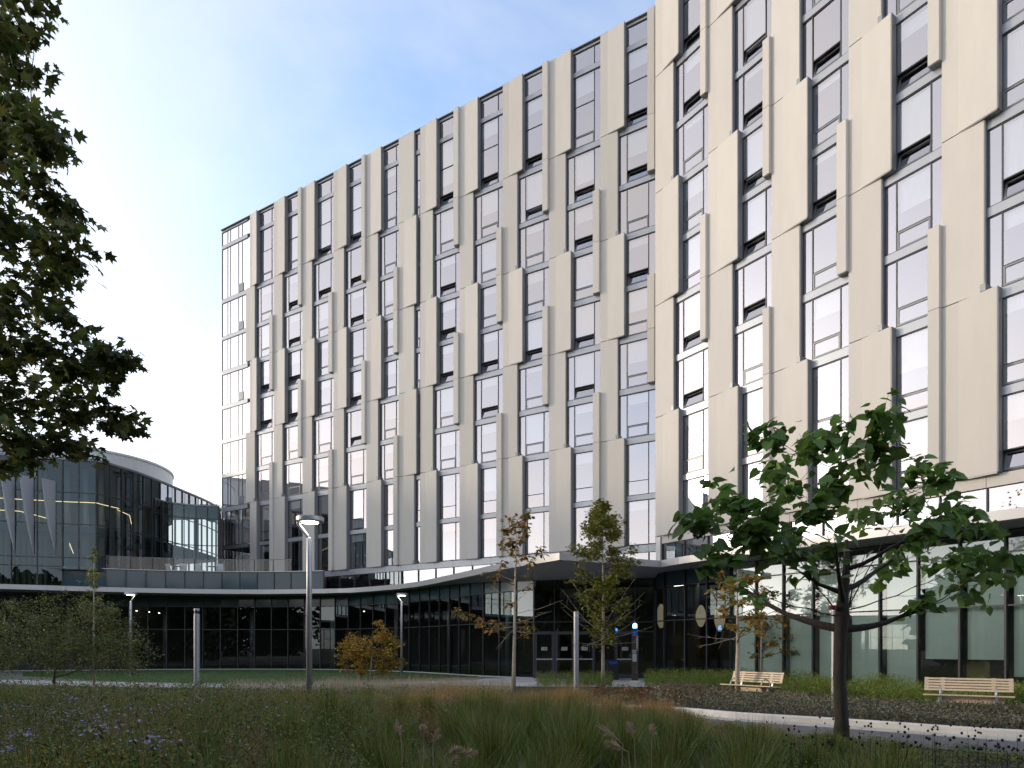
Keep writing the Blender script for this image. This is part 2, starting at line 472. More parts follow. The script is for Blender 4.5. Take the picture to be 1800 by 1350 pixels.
# the near path with its kerb: runs from the plaza side to the right past the camera
kerb_pts = catmull([Vector((-2.2, 19.6)), W(1135, .01447), W(1300, .01300), W(1500, .01175), W(1800, .01018), Vector((12.5, 10.6)), Vector((17, 8.6))], 8)
strip('near_path', kerb_pts, -2.3, -0.42, 0.016, 'asphalt')
slabs('path_margin', kerb_pts, -0.42, 0.015, 0.030, 'concrete', 1.25)
def kerb(name, pts, w0, w1, h, mat):
    m = MB(); vs = []
    for i, p in enumerate(pts):
        d = (pts[min(i + 1, len(pts) - 1)] - pts[max(i - 1, 0)]).normalized(); nl = Vector((-d.y, d.x))
        a, b = p + nl * w0, p + nl * w1
        vs += [v3(a, 0), v3(a, h - .02), v3(a + nl * .02, h), v3(b, h), v3(b, 0)]
    n = 5
    m.add(vs, [(n * i + k, n * (i + 1) + k, n * (i + 1) + k + 1, n * i + k + 1) for i in range(len(pts) - 1) for k in range(n - 1)])
    return m.obj(name, mat)
kpar = empty('path_kerb', kind='structure')
for i in range(0, len(kerb_pts) - 1, 4):
    seg = kerb_pts[i:i + 5]
    if len(seg) > 1:
        o = kerb('kerb_stone', seg, 0.02, 0.17, 0.17, 'kerb'); o.parent = kpar
# paved pads under and along the benches
pad_pts = catmull([W(1180, .0236), W(1290, .0200), W(1420, .0172), W(1600, .0148), W(1830, .0128), Vector((17.5, 13.0))], 6)
slabs('bench_paving', pad_pts, -0.75, 1.15, 0.030, 'concrete', 1.2, rows=2)
kerb('bench_kerb', pad_pts, -0.87, -0.75, 0.12, 'kerb')['kind'] = 'structure'

# ------------------------------------------------------------------ the two residential wings
ROOF = 38.45
J = [ROOF, 32.30, 26.05, 20.0, 14.0, 7.65]
FLOORS = [  # bottom, top, transom, sash
    (37.12, 38.25, None, False), (32.38, 36.78, 34.95, True), (29.10, 32.0, None, True), (26.08, 28.75, None, True),
    (23.02, 25.70, None, True), (20.02, 22.65, None, True), (16.97, 19.65, None, True), (14.02, 16.60, None, True),
    (10.62, 13.62, 11.45, False), (7.70, 10.28, None, False)]
BANDS = [(38.25, 38.43), (36.78, 37.12), (32.0, 32.38), (28.75, 29.10), (25.70, 26.08), (22.65, 23.02), (19.65, 20.02), (16.60, 16.97), (13.62, 14.02), (10.28, 10.62)]
GY = 0.23             # the glass line stands this far behind the panel faces

class Wing:
    def __init__(s, x0, u0, vp, name, label, depth):
        s.k = u0 * (x0 - vp); s.vp = vp
        s.O = W(x0, u0)
        far = W(x0 + 300, s.k / (x0 + 300 - vp))
        s.d = (far - s.O).normalized()
        s.i = Vector((-s.d.y, s.d.x))        # inward
        s.root = empty(name, (s.O.x, s.O.y, 0), math.atan2(s.d.y, s.d.x), label, 'building')
        s.depth = depth
    def t(s, x, y=0.0):
        """position along the wing of image column x, measured on the plane y metres behind the faces"""
        r = Vector(((x - 900) / FPX, 1.0))
        o = s.O + s.i * y
        # o + d t = r k
        det = s.d.x * (-r.y) - s.d.y * (-r.x)
        return (-o.x * (-r.y) - (-o.y) * (-r.x)) / det

def build_panel(wing, tl, tr, z0, z1, wide):
    m = MB()
    if wide:
        w = tr - tl
        m.prism([(tl, 0), (tl + .31 * w, 0), (tl + .31 * w + .015, -.03), (tr, -.15), (tr, GY - .02), (tl, GY - .02)], z0, z1)
    else:
        m.prism([(tl, 0), (tr, 0), (tr, GY - .02), (tl, GY - .02)], z0, z1)
    p = m.obj('wall_panel', 'precast', wing.root)
    fr = -.135 if wide else .02
    e = MB(); e.box(tr + .002, tr + .035, fr, GY + .05, z0 + .01, z1 - .01)
    if wide:
        e.prism([(tl + .31 * w, .0), (tr, -.135), (tr, .10), (tl + .31 * w, .10)], z0 - .035, z0 - .003)
    else:
        e.box(tr - .10, tr + .07, -.05, GY, z0 + .01, z0 + .26)
    e.obj('edge_trim', 'trim_dark', p)
    return p

def build_fin(wing, tf, tl, z0, z1, cap):
    m = MB()
    m.prism([(tf, -.17), (tl - .01, -.17), (tl + .02, -.12), (tl + .02, -.002), (tl - .004, -.002), (tl - .004, GY - .02), (tf, GY - .02)], z0, z1)
    p = m.obj('fin_panel', 'precast', wing.root)
    if cap:
        e = MB(); e.box(tf + .02, tl - .01, -.14, GY, z0 - .03, z0 - .003); e.obj('edge_trim', 'trim_dark', p)
    return p

SASH = {}
def build_window(wing, ta, tb, fl, rng, split, openit, blindy):
    z0, z1, tz, has = FLOORS[fl]
    w = tb - ta
    if split: a, b = ta + .21 * w, tb - .21 * w
    else: a, b = ta + .02, tb - .30 * w
    y = GY
    f = MB(); th = .022
    for t0 in ((ta, a, b, tb) if split else (ta, b, tb)):
        f.box(t0 - th, t0 + th, y - .03, y + .06, z0, z1)
    for zz in (z0, z1):
        f.box(ta, tb, y - .032, y + .06, zz - .022, zz + .022)
    sz = z0 + .72
    if has: f.box(a, b, y - .028, y + .06, sz - .02, sz + .02)
    if tz: f.box(a, b, y - .029, y + .06, tz - .018, tz + .018)
    win = f.obj('window', 'frame_dark', wing.root)
    def pane(t0, t1, za, zb, nm='pane'):
        if t1 - t0 < .05: return
        j = [rng.uniform(-.007, .007) for _ in range(4)]
        q = quad([(t0, y + j[0], za), (t1, y + j[1], za), (t1, y + j[1] + j[2], zb), (t0, y + j[0] + j[2], zb)]); q.obj(nm, 'pane_tower', win)
    if split: pane(ta, a, z0, z1)
    pane(b, tb, z0, z1)
    zb = sz if has else z0
    if tz:
        pane(a, b, max(zb, z0), tz); pane(a, b, tz, z1)
    else:
        pane(a, b, zb, z1)
    if has:
        s = MB(); e = .065
        h = sz - z0 - .05; ww = (b - a) - .05
        s.box(0, ww, -.03, .03, 0, e); s.box(0, ww, -.03, .03, h - e, h); s.box(0, e, -.029, .03, e, h - e); s.box(ww - e, ww, -.029, .03, e, h - e)
        so = s.obj('sash', 'frame_grey', win)
        so.location = (a + .025, y + .0, z0 + .03)
        sp = quad([(e, 0, e), (ww - e, 0, e), (ww - e, 0, h - e), (e, 0, h - e)])
        # the sash's own glass is merged in as a second material
        me = so.data; me.materials.append(M['pane_tower'])
        nv = len(me.vertices)
        bm_v = [tuple(v.co) for v in me.vertices] + sp.v
        bm_f = [tuple(p.vertices) for p in me.polygons] + [tuple(nv + i for i in sp.f[0])]
        me.clear_geometry(); me.from_pydata(bm_v, [], bm_f)
        me.polygons[len(bm_f) - 1].material_index = 1
        if openit:
            so.rotation_euler = (R(-15), 0, 0)
    if blindy > 0.02:
        zt = z1 - .03
        zd = zt - (zt - (zb + .02)) * min(1, blindy)
        quad([(a + .03, y + .16, zd), (b - .03, y + .16, zd), (b - .03, y + .16, zt), (a + .03, y + .16, zt)]).obj('blind', 'blind', win)
    return win

def build_wing(wing, cols, opens, tend, seed, z_low):
    rng = random.Random(seed)
    root = wing.root
    J1, J2, J3, J4 = J[1:5]
    for ci, c in enumerate(cols):
        for i in range(5):
            wide = (i % 2 == 0) != bool(c.get('inv'))
            zz0, zz1 = J[i + 1] + (.03 if i < 4 else 0), J[i] - .006
            tl = c['l'] + (c.get('shift', 0) if wide else 0)
            build_panel(wing, tl, c['w'] if wide else c['n'], zz0, zz1, wide)
        if c.get('fin'):
            tf, tl = c['f'], c['l']
            if c['fin'] == 'A': rs = [(J1 + .01, ROOF, 0), (J1 - 3.2, J1 - .01, 1), (J3 + .01, J3 + 3.1, 0), (J3 - 3.05, J3 - .01, 1)]
            else: rs = [(J2 + .01, J2 + 3.1, 0), (J2 - 3.05, J2 - .01, 1), (J4 + .01, J4 + 3.0, 0), (7.65, J4 - .01, 1)]
            for (za, zb, cap) in rs: build_fin(wing, tf, tl - .012, za, zb, cap)
        # window bay to the right of this column
        ta = c['n'] + .04
        tb = (cols[ci + 1]['l'] if ci + 1 < len(cols) else tend) - .005
        if tb - ta < .3 and not c.get('inv'): continue
        for (b0, b1) in BANDS:
            MB().box(ta, tb, GY - .07, GY + .05, b0 + .024, b1 - .024).obj('spandrel_band', 'band_metal', root)
        for fl in range(len(FLOORS)):
            op = opens.get(ci, '')
            o = fl < len(op) and op[fl] == 'o'
            r = rng.random()
            bl = 0.0 if fl == 0 else (rng.choice([1.0, 1.0, .95, .8, .6, .45, .3, .25, .2, .12, 0]) )
            if fl >= 8 and not c.get('lowblind'): bl = rng.choice([0, 0, .5, .95, .2])
            build_window(wing, ta, tb, fl, rng, tb - ta > 1.0, o, bl)
    # base strip: metal band and low glazing down to the podium roof
    t0 = cols[0]['l']
    n = round((tend - z_low) / 1.55)
    for k in range(n):
        a = z_low + (tend - z_low) * k / n; b = z_low + (tend - z_low) * (k + 1) / n
        MB().box(a + .008, b - .008, .10, .30, 7.22, 7.64).obj('base_band', 'band_metal' if tend == FT_END else 'precast', root)
        f = MB(); f.box(a - .02, a + .02, .14, .28, 5.9, 7.2); wdw = f.obj('strip_window', 'frame_dark', root)
        quad([(a + .02, .22, 5.9), (b - .02, .22, 5.9), (b - .02, .22, 7.2), (a + .02, .22, 7.2)]).obj('pane', 'pane_tower', wdw)
    # body: rear wall, slabs, partitions, roof, coping
    D = wing.depth
    MB().box(.05, tend - .05, 5.2, D, 0, ROOF - .3).obj('core_wall', 'room', root)
    for (b0, b1) in BANDS[1:] + [(7.2, 7.6)]:
        MB().box(.05, tend - .05, GY + .12, 5.18, b0 + .02, b1 - .02).obj('floor_slab', 'room', root)
    for ci, c in enumerate(cols):
        MB().box(c['l'] + .1, c['n'] - .1, GY + .1, 5.19, 7.7, ROOF - .35).obj('partition_wall', 'room', root)
    MB().box(.0, tend, GY + .12, D, ROOF - .28, ROOF - .03).obj('roof', 'roof_grey', root)
    MB().box(-.02, tend, GY - .2, .7, ROOF + .002, ROOF + .05).obj('roof_coping', 'trim_dark', root)

# far wing -----------------------------------------------------------
far = Wing(387, .0501, -1048, 'residence_wing', 'far residence wing, the long facade of staggered concrete panels behind the podium', 16)
def fc(l, n, w, f=None, fin=None, inv=False, shift=None):
    d = {'l': far.t(l), 'n': far.t(n, GY), 'w': far.t(w, GY), 'inv': inv, 'fin': fin}
    if f: d['f'] = far.t(f, -.17)
    if shift: d['shift'] = far.t(shift) - far.t(l)
    return d
FC = [fc(432.2, 451.6, 457.2, shift=439.4), fc(481.4, 500.1, 506.6, 473.3, 'B'), fc(531.8, 552.1, 558.9, 523.4, 'A'), fc(586.3, 608.1, 614.9, 577.0, 'B'),
      fc(643.9, 667.9, 675.6, 635.2, 'A'), fc(700.9, 731.2, 737.3, 691.2, 'B', inv=True), fc(738.8, 764.0, 772.6), fc(807.8, 834.9, 844.9, 797.0, 'A'),
      fc(883.8, 912.1, 923.0, 872.3, 'B'), fc(965.0, 996.8, 1007.7, 953.2, 'A'), fc(1055.3, 1088.0, 1101.0, 1041.9, 'B'), fc(1152.0, 1187, 1200, 1137.8, 'A')]
FO = {0: '...coo', 1: '.cooooccc', 2: '.oocccccc', 3: '.oooocoocc', 4: '..........', 6: '.ocooocc', 7: '.occcoocc', 8: '.ooccocc', 9: '.coocoocc', 10: '.oococcc'}
FO[0] = '.cccoocc'; FO[1] = '.coooocc'; FO[2] = '.ooccccc'; FO[3] = '.ooocooc'
FT_END = FC[-1]['n']
build_wing(far, FC, FO, FT_END, 11, far.t(572, .2))
# glazed end bay at the corner
ce = FC[0]['l']
rc = random.Random(5)
xs = [0.02] + [far.t(x, GY) for x in (400.6, 405.4, 419.6, 426.2)] + [ce + .25]
for fl in range(len(FLOORS)):
    z0, z1, tz, has = FLOORS[fl]
    f = MB()
    for t0 in xs[:-1]: f.box(t0 - .018, t0 + .018, GY - .03, GY + .05, z0, z1)
    f.box(0, ce, GY - .032, GY + .05, z0 - .02, z0 + .02); f.box(0, ce, GY - .032, GY + .05, z1 - .02, z1 + .02)
    win = f.obj('corner_window', 'frame_dark', far.root)
    for a, b in zip(xs, xs[1:]):
        last = b == xs[-1]
        za = z0
        quad([(a, GY, za), (b, GY, za), (b, GY, z1), (a, GY, z1)]).obj('pane', 'pane_corner', win)
    if fl in (1, 2, 4, 7):
        a, b = xs[3], xs[4] + .15
        s = MB(); s.box(a, b, GY - .05, GY - .01, z0 + .05, z0 + .75); so = s.obj('sash', 'frame_grey', win)
    # side return of the corner
    quad([(0, GY, z0), (0, 8, z0), (0, 8, z1), (0, GY, z1)]).obj('side_pane', 'pane_corner', win)
for (b0, b1) in BANDS:
    MB().box(-.01, ce - .01, GY - .06, GY + .05, b0 + .024, b1 - .024).obj('spandrel_band', 'band_metal', far.root)
    MB().box(-.03, .03, GY, 8, b0 + .024, b1 - .024).obj('side_band', 'band_metal', far.root)
MB().box(-.03, .03, GY - .05, GY + .03, 7.0, ROOF - .2).obj('corner_post', 'frame_grey', far.root)
MB().box(-.02, 0.04, 8, 16, 0, ROOF - .3).obj('side_wall', 'precast', far.root)

# near wing ----------------------------------------------------------
near = Wing(1152, .0306, 100, 'residence_wing', 'near residence wing, the cream block that rises out of frame on the right', 15)
def nc(l, n, w, f=None, fin=None):
    d = {'l': near.t(l), 'n': near.t(n, GY), 'w': near.t(w, GY), 'fin': fin, 'lowblind': True}
    if f: d['f'] = near.t(f, -.17)
    return d
NC = [nc(1152, 1188.5, 1200.7), nc(1244.6, 1292, 1305, 1230.5, 'A'), nc(1356.3, 1410.5, 1427.5, 1340.3, 'B'), nc(1491.7, 1554, 1574.7, 1470.5, 'A'), nc(1655.5, 1734.5, 1760.8, 1630.6, 'B')]
bay = NC[4]['l'] - NC[3]['l']
for k in (1, 2):
    c = {kk: (vv + bay * k if kk in 'lnwf' else vv) for kk, vv in NC[4].items()}
    c['fin'] = 'A' if k == 1 else 'B'; c['f'] = c['l'] - .5
    NC.append(c)
NO = {0: '.ooccco o', 1: '.oooooccc', 2: '.ccococcc', 3: '.cocoocc', 4: '.oococcco'}
NO[0] = '.oocccooc'; NO[1] = '.coooooc'; NO[2] = '.ocococc'; NO[3] = '.occoocc'; NO[4] = '.ccccocc'
FLOORS_SAVE = list(FLOORS)
FLOORS[8] = (10.62, 13.62, None, True); FLOORS[9] = (7.70, 10.28, None, True)
NO[4] = '.cccccoc' + 'co'
NT_END = NC[-1]['n'] + 2.2
build_wing(near, NC, NO, NT_END, 23, 0.35)
FLOORS[:] = FLOORS_SAVE
MB().box(.02, .34, .02, .5, 5.88, 7.6).obj('corner_post', 'fascia', near.root)
MB().box(.0, .05, GY, 15, 7.7, ROOF - .3).obj('side_wall', 'precast', near.root)

# ------------------------------------------------------------------ podium: curved glass base with its canopy
pod = empty('glass_podium', (0, 40, 0), 0, 'curved glass podium with white fascia band and folded entrance canopy', 'building')
PO = Vector((0, 40, 0))
def L3(p, z, root_loc=PO):
    return (p[0] - root_loc.x, p[1] - root_loc.y, z - root_loc.z)
def normals(pts):
    out = []
    for i in range(len(pts)):
        d = (pts[min(i + 1, len(pts) - 1)] - pts[max(i - 1, 0)]).normalized()
        out.append(Vector((d.y, -d.x)))          # towards the viewer for a line drawn left to right
    return out
def wallstrip(m, pts, z0, z1, off0, off1, loc):
    """closed band of thickness off0..off1 (outward) along pts"""
    N = normals(pts); n = len(pts); vs = []
    for p, q in zip(pts, N):
        a, b = p + q * off0, p + q * off1
        vs += [L3(a, z0, loc), L3(b, z0, loc), L3(b, z1, loc), L3(a, z1, loc)]
    fs = []
    for i in range(n - 1):
        k = 4 * i
        fs += [(k + 1, k + 5, k + 6, k + 2), (k + 4, k, k + 3, k + 7), (k + 2, k + 6, k + 7, k + 3), (k, k + 4, k + 5, k + 1)]
    fs += [(0, 1, 2, 3), (4 * n - 1, 4 * n - 2, 4 * n - 3, 4 * n - 4)]
    m.add(vs, fs)
    return m

FZ0, FZ1 = 5.55, 5.87
F_left = catmull([Vector((-57, 12)), Vector((-56, 22)), Vector((-52.5, 32)), Vector((-47, 38.6)), Vector((-40.5, 42.4)), W(0, .0375), W(60, .0381), W(180, .0394), W(323, .0406), W(450, .0411), W(563, .0406), W(624, .0399),
                  W(721, .0368), W(799, .0324), W(888, .0281), W(984, .0252)], 6)
F_mid = [W(984, .0252), W(1161, .0275)]
def f_r(x): return W(x, 1 / (39.84 + (x - 1250) * (58.8 - 39.84) / 550))
F_right = [W(1161, .0275), f_r(1200)] + [f_r(x) for x in (1300, 1400, 1500, 1600, 1700, 1800, 2000, 2300)]
for line, step in ((F_left, 4.2), (F_mid, 9.0), (F_right, 4.6)):
    P = resample(line, 0.7)
    n = max(1, round(len(P) * 0.7 / step))
    for k in range(n):
        a, b = round(k * (len(P) - 1) / n), round((k + 1) * (len(P) - 1) / n)
        seg = [p.copy() for p in P[a:b + 1]]
        dd = (seg[1] - seg[0]).normalized(); seg[0] = seg[0] + dd * .006
        wallstrip(MB(), seg, FZ0, FZ1, -.18, .02, PO).obj('fascia_panel', 'fascia', pod)

# glass line of the ground floor
G = catmull([Vector((-60, 12)), Vector((-59, 23)), Vector((-55.5, 34)), Vector((-49.5, 42)), Vector((-42, 46.5)), W(0, .0402), W(180, .0420), W(323, .0431), W(450, .0434), W(573, .0429), W(650, .0411), W(717, .0390),
             W(780, .0360), W(830, .0335), W(885, .0319), W(939, .0306)], 8)
GP = resample(G, 1.30)
Dn = [W(939, .0306), W(1152, .0304)]
# soffit: front edge on the fascia, back edge on the glass
def soffit(front, back, zf, zb, name='soffit'):
    n = 40
    A = [front[int(i * (len(front) - 1) / n)] for i in range(n + 1)]
    B = [back[int(i * (len(back) - 1) / n)] for i in range(n + 1)]
    m = MB(); vs = []
    for i in range(n + 1):
        zz = zb(i / n)
        vs += [L3(A[i], zf), L3(B[i], zz)]
    m.add(vs, [(2 * i, 2 * i + 1, 2 * i + 3, 2 * i + 2) for i in range(n)])
    return m.obj(name, 'soffit', pod)
FD, GD = resample(F_left, 0.25), resample(G, 0.25)
soffit(FD, GD, FZ0 + .01, lambda t: 5.62 if t < .91 else 5.62 - (t - .91) / .09 * .34)
m = MB()
m.add([L3(W(984, .0252), FZ0 + .01), L3(W(939, .0306), 5.28), L3(W(1152, .0306), 5.40), L3(W(1161, .0275), FZ0 + .01)], [(0, 1, 2, 3)])
m.obj('soffit', 'soffit', pod)
m = MB(); _f9 = min(FD, key=lambda p: abs(900 + FPX * p.x / p.y - 936))
m.add([L3(W(984, .0252), FZ0), L3(W(939, .0305), 5.26), L3(_f9, FZ0)], [(0, 1, 2)]); m.obj('soffit_facet', 'fascia', pod)
ns = near.d
GO = -.72
m = MB(); fr = resample(F_right, 1.0); bk = [near.O + near.i * (GO if i else .0) + ns * (NT_END * i / (len(fr) - 1)) for i in range(len(fr))]
vs = []
for a, b in zip(fr, bk): vs += [L3(a, FZ0 + .01), L3(b, 5.56)]
m.add(vs, [(2 * i, 2 * i + 1, 2 * i + 3, 2 * i + 2) for i in range(len(fr) - 1)]); m.obj('soffit', 'soffit', pod)
# canopy roof and terrace deck
m = MB(); back = [far.O + far.d * t for t in np.linspace(0, FT_END, 30)]
FR2 = resample([p for p in FD if p.x > -15], 0.6); vs = []
for i, p in enumerate(FR2):
    q = back[int(13 + i * 16 / (len(FR2) - 1))] + far.i * .2
    vs += [L3(p, FZ1 - .02), L3(q, FZ1 - .02)]
m.add(vs, [(2 * i, 2 * i + 2, 2 * i + 3, 2 * i + 1) for i in range(len(FR2) - 1)])
m.add([L3(W(984, .0252), FZ1 - .022), L3(W(1161, .0275), FZ1 - .022), L3(far.O + far.d * FT_END, FZ1 - .022)], [(0, 1, 2)])
vs = []
for a, b in zip(fr, bk): vs += [L3(a, FZ1 - .02), L3(b, FZ1 - .02)]
m.add(vs, [(2 * i, 2 * i + 2, 2 * i + 3, 2 * i + 1) for i in range(len(fr) - 1)])
m.obj('canopy_roof', 'roof_grey', pod)

def curtain(P, rows, root, loc, pane_mats, mull=(.05, .14), skip=None, tz=.05, off=0.0, mat_m='frame_dark'):
    """panes one by one and one grid of mullions and transoms; rows: z list"""
    N = normals(P)
    g = MB()
    for p, q in zip(P, N):
        d = Vector((-q.y, q.x)); w, dp = mull
        c = [p - d * w / 2 - q * dp / 2, p + d * w / 2 - q * dp / 2, p + d * w / 2 + q * dp / 2, p - d * w / 2 + q * dp / 2]
        g.prism([(a.x - loc.x, a.y - loc.y) for a in c], rows[0] - loc.z, rows[-1] - loc.z)
    for zz in rows:
        wallstrip(g, P, zz - tz / 2, zz + tz / 2, -.06, .055, loc)
    g.obj('mullion_grid', mat_m, root)
    for i in range(len(P) - 1):
        for r in range(len(rows) - 1):
            if skip and skip(i, r): continue
            a, b = P[i], P[i + 1]
            quad([L3(a, rows[r], loc), L3(b, rows[r], loc), L3(b, rows[r + 1], loc), L3(a, rows[r + 1], loc)]).obj(
                'pane' if pane_mats[r] != 'spandrel' else 'spandrel_panel', pane_mats[r], root)

curtain(GP, [.06, 3.05, 4.78, 5.60], pod, PO, ['pane_dark', 'pane_dark', 'spandrel'])
DP = resample(Dn, 1.16)
DOORS = (0, 1, 2, 4)
curtain(DP, [.04, 2.52, 3.05, 5.34], pod, PO, ['pane_dark', 'pane_dark', 'pane_dark'], skip=lambda i, r: r == 0 and i in DOORS)
NP = [W(1152, .0304)] + [near.O + near.i * GO + ns * s for s in np.linspace(0.02, NT_END, 19)[1:]]
curtain(NP[:5], [.06, 3.06, 4.82, 5.54], pod, PO, ['pane_dark', 'pane_dark', 'spandrel'], mull=(.06, .2))
curtain(NP[4:], [.06, 3.06, 4.82, 5.54], pod, PO, ['pane_shade', 'pane_shade', 'pane_shade'], mull=(.061, .2))
# low sill under the glass
wallstrip(MB(), GP, 0, .06, -.12, .12, PO).obj('base_sill', 'concrete', pod)
wallstrip(MB(), NP, 0, .06, -.12, .12, PO).obj('base_sill', 'concrete', pod)

# entrance doors
def door(P0, P1, sign):
    c = (P0 + P1) / 2; w = (P1 - P0).length - .06
    d = (P1 - P0).normalized()
    ang = math.atan2(d.y, d.x)
    f = MB(); e = .11
    f.box(-w / 2, w / 2, -.05, .04, 0.02, .22); f.box(-w / 2, w / 2, -.05, .04, 2.36, 2.48)
    f.box(-w / 2, -w / 2 + e, -.049, .04, .22, 2.36); f.box(w / 2 - e, w / 2, -.049, .04, .22, 2.36)
    o = f.obj('door', 'door_frame', pod)
    o.location = (c.x - PO.x, c.y - PO.y, .02); o.rotation_euler = (0, 0, ang)
    quad([(-w / 2 + e, 0, .22), (w / 2 - e, 0, .22), (w / 2 - e, 0, 2.36), (-w / 2 + e, 0, 2.36)]).obj('pane', 'pane_dark', o)
    MB().box(-w / 2 + .08, w / 2 - .08, -.11, -.07, 1.0, 1.06).obj('push_bar', 'plate', o)
    MB().box(-.16, .16, -.062, -.055, 1.50, 1.68).obj('number_sign', 'plate', o)
    if sign:
        cu = bpy.data.curves.new('number', 'FONT'); cu.body = sign; cu.size = .17; cu.align_x = 'CENTER'; cu.align_y = 'CENTER'
        cu.materials.append(M['frame_dark'])
        tmp = bpy.data.objects.new('door_number', cu); COL.objects.link(tmp)
        dg = bpy.context.evaluated_depsgraph_get()
        me = bpy.data.meshes.new_from_object(tmp.evaluated_get(dg)); bpy.data.objects.remove(tmp)
        t = link('door_number', me, 'frame_dark', o)
        t.location = (0, -.066, 1.59); t.rotation_euler = (R(90), 0, 0)
    return o
for k in DOORS:
    door(DP[k], DP[k + 1], '143')

# interior of the podium: floor, rear wall, columns, ceiling lights
m = MB()
far_back = [p + Vector((2.0, 9.0)) for p in GP]
for A in (far_back,):
    for i in range(len(A) - 1):
        m.add([L3(A[i], 0), L3(A[i + 1], 0), L3(A[i + 1], 5.6), L3(A[i], 5.6)], [(0, 1, 2, 3)])
nb = [near.O + near.i * 9 + ns * s for s in (-8, 0, 10, NT_END)]
for i in range(3):
    m.add([L3(nb[i], 0), L3(nb[i + 1], 0), L3(nb[i + 1], 5.6), L3(nb[i], 5.6)], [(0, 1, 2, 3)])
m.obj('interior_wall', 'room_dark', pod)
m = MB(); vs = []
for a, b in zip(GP, far_back): vs += [L3(a, .03), L3(b, .03), L3(a, 5.58), L3(b, 5.58)]
for i in range(len(GP) - 1):
    k = 4 * i
    m.add([vs[k], vs[k + 4], vs[k + 5], vs[k + 1]], [(0, 1, 2, 3)]); m.add([vs[k + 2], vs[k + 3], vs[k + 7], vs[k + 6]], [(0, 1, 2, 3)])
m.add([L3(W(939, .0306), .03), L3(near.O, .03), L3(near.O + ns * NT_END, .03), L3(nb[3], .03), L3(nb[1], .03), L3(far_back[-1], .03)], [tuple(range(6))])
m.add([L3(W(939, .0306), 5.57), L3(near.O, 5.57), L3(near.O + ns * NT_END, 5.57), L3(nb[3], 5.57), L3(nb[1], 5.57), L3(far_back[-1], 5.57)], [tuple(range(5, -1, -1))])
m.obj('interior_floor', 'room_dark', pod)
rr = random.Random(3)
for k in range(4, len(GP) - 2, 5):
    c = GP[k] + Vector((.5, 1.6)); MB().lathe([(.2, 0.03), (.2, 5.5)], 14, L3(c, 0)).obj('column', 'fascia', pod, smooth=True)
for s in (1.0, 4.0, 7.0):
    c = near.O + near.i * 2.0 + ns * s; MB().lathe([(.2, 0.03), (.2, 5.5)], 14, L3(c, 0)).obj('column', 'room', pod, smooth=True)
for k, (s, y) in enumerate(((1.0, 2.2), (2.6, 2.6), (4.4, 2.4), (-1.5, 3.4))):
    c = near.O + near.i * y + ns * s
    a, b = c - ns * .35, c + ns * .35
    MB().bar(L3(a, 5.3), L3(b, 5.3), .1, .04).obj('ceiling_light', 'led_white', pod)

for x, y, u in ((262, 1076, .0475), (280, 1078, .0470), (240, 1074, .0480), (640, 1075, .0450)):
    c = W(x, u); MB().lathe([(.06, 0), (.06, .03)], 10, L3(c, Z(y, u))).obj('ceiling_light', 'led_white', pod)
# pendant lamps behind the entrance glazing
def pendant(p, z, h, r, lab):
    t = empty('pendant_lamp', (p.x, p.y, z), 0, lab, 'lamp', 'pendant lamps in the lobby')
    prof = [(r * math.sin(math.pi * (0.06 + .88 * i / 12)) ** .8, h * (i / 12)) for i in range(13)]
    MB().lathe(prof, 18).obj('lamp_shade', 'pendant', t, smooth=True)
    MB().tube([(0, 0, h), (0, 0, 5.5 - z)], .012, 6).obj('cable', 'frame_dark', t)
for x, y0, y1, dep, lab in ((1162, 1062, 1104, 1.6, 'cream oval pendant lamp glowing behind the glass right of the blue call post'),
                            (1232, 1064, 1102, 1.5, 'cream oval pendant lamp in the lobby, middle one of three'),
                            (1265, 1062, 1110, 1.2, 'cream oval pendant lamp half hidden by the slender tree beside the bench')):
    u = 32.19 / (x - 100) + dep / FPX
    p = W(x, u)
    pendant(p, Z(y1, u), (y1 - y0) * u, .27, lab)

# blinds behind the ground floor glazing of the near wing
for k in range(4, len(NP) - 1):
    a, b = NP[k] + near.i * .22, NP[k + 1] + near.i * .22
    lo = .12 if k < 10 else (1.25 if k < 12 else .7)
    a2, b2 = a.lerp(b, .10), a.lerp(b, .97)
    quad([L3(a2, lo), L3(b2, lo), L3(b2, 5.3), L3(a2, 5.3)]).obj('roller_shade', 'shade', pod)

# ------------------------------------------------------------------ terrace on the podium
ter = [p for p in resample(F_left, .35) if W(112, .0388).x - .2 < p.x < W(571, .0405).x]
TP = resample([p - q * .10 for p, q in zip(ter, normals(ter))], 1.29)
curtain(TP, [5.88, 7.13], pod, PO, ['spandrel'], mull=(.05, .12))
wallstrip(MB(), TP, 7.135, 7.19, -.3, .08, PO).obj('terrace_coping', 'fascia', pod)
m = MB(); e1 = TP[-1]; e2 = far.O + far.d * (far.t(572))
m.add([L3(e1, 5.88), L3(e2, 5.88), L3(e2, 7.13), L3(e1, 7.13)], [(0, 1, 2, 3)]); m.obj('terrace_end_wall', 'frame_dark', pod)
deck = [L3(p, 6.98) for p in TP] + [L3(far.O + far.d * far.t(572), 6.98), L3(far.O, 6.98), L3(Vector((-27.2, 62)), 6.98), L3(Vector((-28.6, 47.0)), 6.98), L3(Vector((-31, 45.5)), 6.98)]
m = MB(); m.add(deck, [tuple(range(len(deck)))]); m.obj('terrace_deck', 'concrete', pod)
rail = [p for p in TP if W(146, .0392).x < p.x < W(535, .0409).x]
rail = [p - q * .12 for p, q in zip(rail, normals(rail))]
rl = empty('glass_railing', (rail[0].x, rail[0].y, 7.19), 0, 'frameless glass railing along the podium terrace', 'railing')
RL = Vector((rail[0].x, rail[0].y, 7.19))
RP = resample(rail, 1.45)
